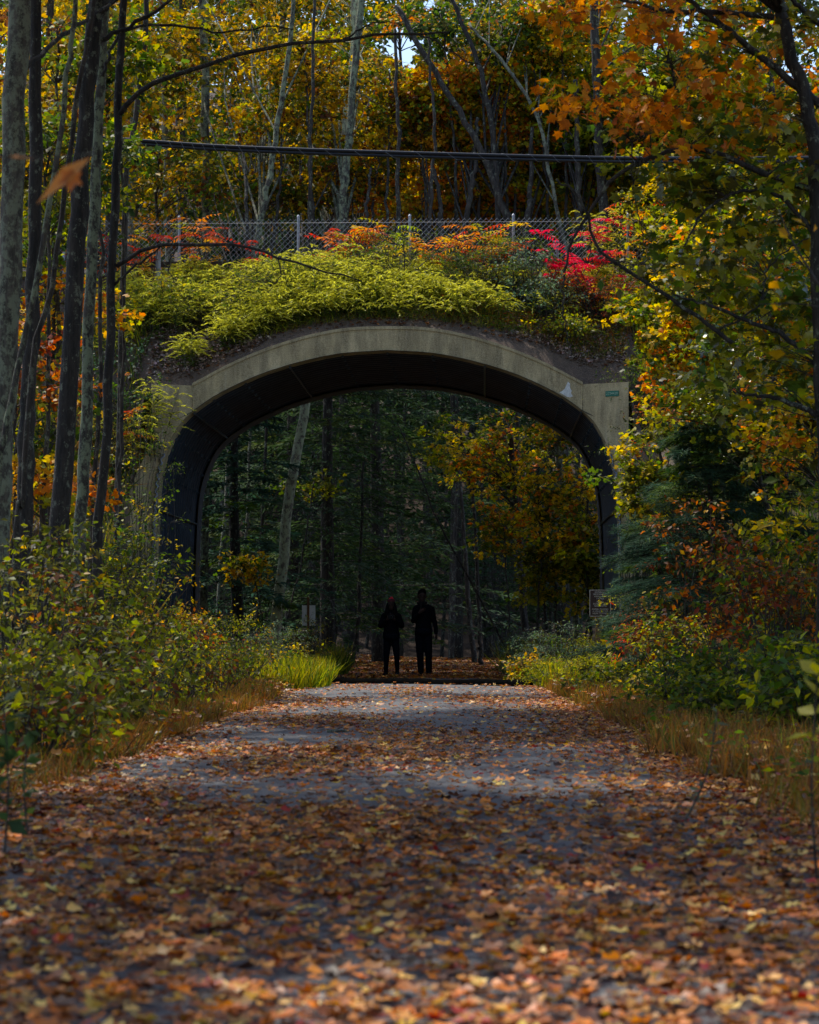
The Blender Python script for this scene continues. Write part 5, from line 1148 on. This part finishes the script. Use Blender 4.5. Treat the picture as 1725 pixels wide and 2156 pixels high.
for (px, py, DD), rr, n, pal, lab in RT:
    c = P(px, py, DD); base = np.array([c[0] + .5, DD + .2, float(ground_h(c[0] + .5, DD + .2)) - .1])
    make_tree('understorey_maple', lab, 'tree', [base, base * .5 + c * .5 + [.2, 0, 0], c + [0, 0, rr[2] * .6]], .06, .02, [(c, rr, n)], pal, M_bark, .095 if pal != 'rust' else .06, 62, .38, 'maple' if pal != 'rust' else 'oval', group='maples right of the arch', flat=.3, tilt=.5, lr=.016, mat=M_glossy if pal == 'near_green' else M_leaf)
# unseen trees added off to the sides, their crowns shading the path
for (x, y, lab, pal) in ((-7.5, 30, 'unseen tall tree left of the trunks, added so its crown shades the path', 'golddim'), (7.0, 31, 'unseen tall tree right of the pines, added so its crown shades the path', 'gold'), (-7, 17, 'unseen tree left of the frame, added to shade the path', 'gold'), (-7.5, 11, 'nearest unseen tree left of the frame, added to shade the near end of the path', 'golddim'), (8.5, 24, 'unseen tree right of the frame, added to shade the path', 'golddim')):
    es = [((x * .45, y + 1, y * .272 + 6.2), (5, 4.5, 2.2), 70)] if y > 12 else [((-2.6, y + 1, 7.6), (4.5, 5, 1.5), 90)]
    make_tree('shade_tree', lab, 'tree', [(x, y, -.1), (x * .98, y, 5), (x * .8, y, y * .272 + 7)], .2, .09, es, pal, M_bark, .2, 60, .9, 'maple', group='unseen trees added for shade')

# ------------------------------------------------------------------ things close to the camera
def bigleaf(parent, c, ax, nr, L, col, name='leaf', tpl='maple3', thick=True):
    me = leaf_mesh(name, np.array([c], float), np.array([ax], float), np.array([nr], float), np.array([L]), np.array([col], float), tpl); return link(name, me, M_dry, parent)
D = 6.0
tw = thing('hanging_twig', P(-60, 350, D), 'thin twig at the left edge carrying one blurred drooping orange brown leaf', 'twig')
mb = MB(); mb.tube(smoothpath([P(-60, 322, D), P(30, 330, D), P(110, 332, D), P(200, 322, D)], 14), np.linspace(.0035, .0018, 14), 6); mb.build('twig', M_bark, tw)
bigleaf(tw, P(192, 330, D), [-.85, .1, -.62], [.35, -.75, .6], .19, (.56, .20, .03), 'leaf', 'long'); bigleaf(tw, P(150, 355, D), [-.1, .2, -1], [.3, -.8, .2], .06, (.42, .13, .03)); bigleaf(tw, P(70, 335, D), [-1, 0, .15], [0, -.25, 1], .07, (.42, .15, .03))
D = 12
yl = thing('leafy_branch', P(1760, 600, D), 'blurred near branch at the right edge with large rounded yellow leaves', 'branch')
mb = MB(); mb.tube(smoothpath([P(1790, 700, D), P(1700, 560, D), P(1660, 490, D), P(1640, 440, D)], 14), np.linspace(.008, .003, 14), 6); mb.tube(smoothpath([P(1790, 660, D), P(1690, 640, D), P(1600, 640, D)], 10), np.linspace(.006, .002, 10), 5)
mb.tube(smoothpath([P(1790, 770, D), P(1720, 740, D), P(1650, 730, D)], 10), np.linspace(.006, .002, 10), 5); mb.build('stem', M_bark, yl)
pts = [(1640, 480), (1690, 470), (1662, 495), (1600, 590), (1620, 595), (1655, 635), (1630, 640), (1700, 728), (1655, 745), (1690, 745), (1725, 735), (1715, 480), (1640, 1010), (1700, 1010), (1735, 600)]
n = len(pts); pp = np.array([P(a, b, D + rng.normal(0, .3)) for a, b in pts]); me = leaf_mesh('leaves', pp, rng.normal(0, 1, (n, 3)) * [1, .4, .5], rng.normal(0, 1, (n, 3)) * [.4, 1, .6] + [0, 0, .8], rng.uniform(.06, .10, n), colours('gold', n) * [1.1, .9, .7], 'oval'); link('leaves', me, M_leaf, yl)
D = 12; lf = [(1475, 690), (1290, 590), (1320, 560), (1430, 570), (1370, 600)]
p0 = P(1475, 660, 15); yt = thing('leafy_twig', P(1480, 640, 15), 'hanging twig with a few single yellow leaves before the green maple', 'twig')
mb = MB(); mb.tube(smoothpath([P(1540, 560, 15), P(1420, 556, 15), P(1290, 560, 15)], 12), .002, 5); mb.build('twig', M_bark, yt)
pp = np.array([P(a, b, 15) for a, b in ((1475, 640), (1265, 588), (1305, 606), (1350, 560), (1425, 560))]); n = 5
link('leaves', leaf_mesh('leaves', pp, np.array([[.1, 0, -1]] * 5) + rng.normal(0, .2, (5, 3)), np.array([[0, -1, .2]] * 5), np.full(5, .085), colours('gold', 5), 'oval'), M_leaf, yt)
def weed(name, label, px, py, D, h, col, n=16, ls=.07, lean=0, tpl='oval'):
    b0 = G(px, D); t = thing(name, b0, label, 'plant'); mb = MB(); top = P(px + lean, py, D); s = smoothpath([b0, (b0 + top) / 2 + [rng.normal(0, .03), 0, 0], top], 12); mb.tube(s, np.linspace(.006, .003, 12), 5); mb.build('stem', M_bark, t)
    k = rng.integers(8 if px > 1600 else 3, 12, n); th = rng.random(n) * 6.28; ax = np.stack([np.cos(th), np.sin(th) * .5, rng.normal(0.1, .4, n)], 1)
    link('leaves', leaf_mesh('leaves', s[k], ax, np.array([0, -.4, 1.]) + rng.normal(0, .4, (n, 3)), rng.uniform(.6, 1.2, n) * ls, np.array(col) * rng.uniform(.7, 1.2, (n, 1)), tpl), M_leaf, t)
weed('weed', 'blurred pale green weed leaning over the dry grass at the right', 1430, 1500, 11, .5, (.14, .17, .09), 22, .07, 80, 'long')
weed('weed', 'blurred yellow green weed at the right edge of the picture', 1722, 1420, 8.5, .6, (.32, .30, .03), 16, .10)
weed('weed', 'blurred dark green weed at the left edge below the shrubs', 8, 1480, 9.5, .5, (.05, .09, .03), 26, .10); weed('weed', 'second blurred green weed behind the left edge one', 60, 1540, 10.5, .4, (.07, .11, .03), 20, .08)
# single things on the path
p = G(712, 26.8 * 0 + 4655 / (1551 - 1333)); mb = MB(); mb.tube([(p[0] - .10, p[1], .05), (p[0] + .10, p[1] + .03, .052)], .013, 8)
mb.tube([(p[0] - .06, p[1], .045), (p[0] + .04, p[1] - .03, .055)], .010, 6)
tag(mb.build('pale_stick', M_pale), 'short pale grey stick lying on the path left of centre', 'stick')
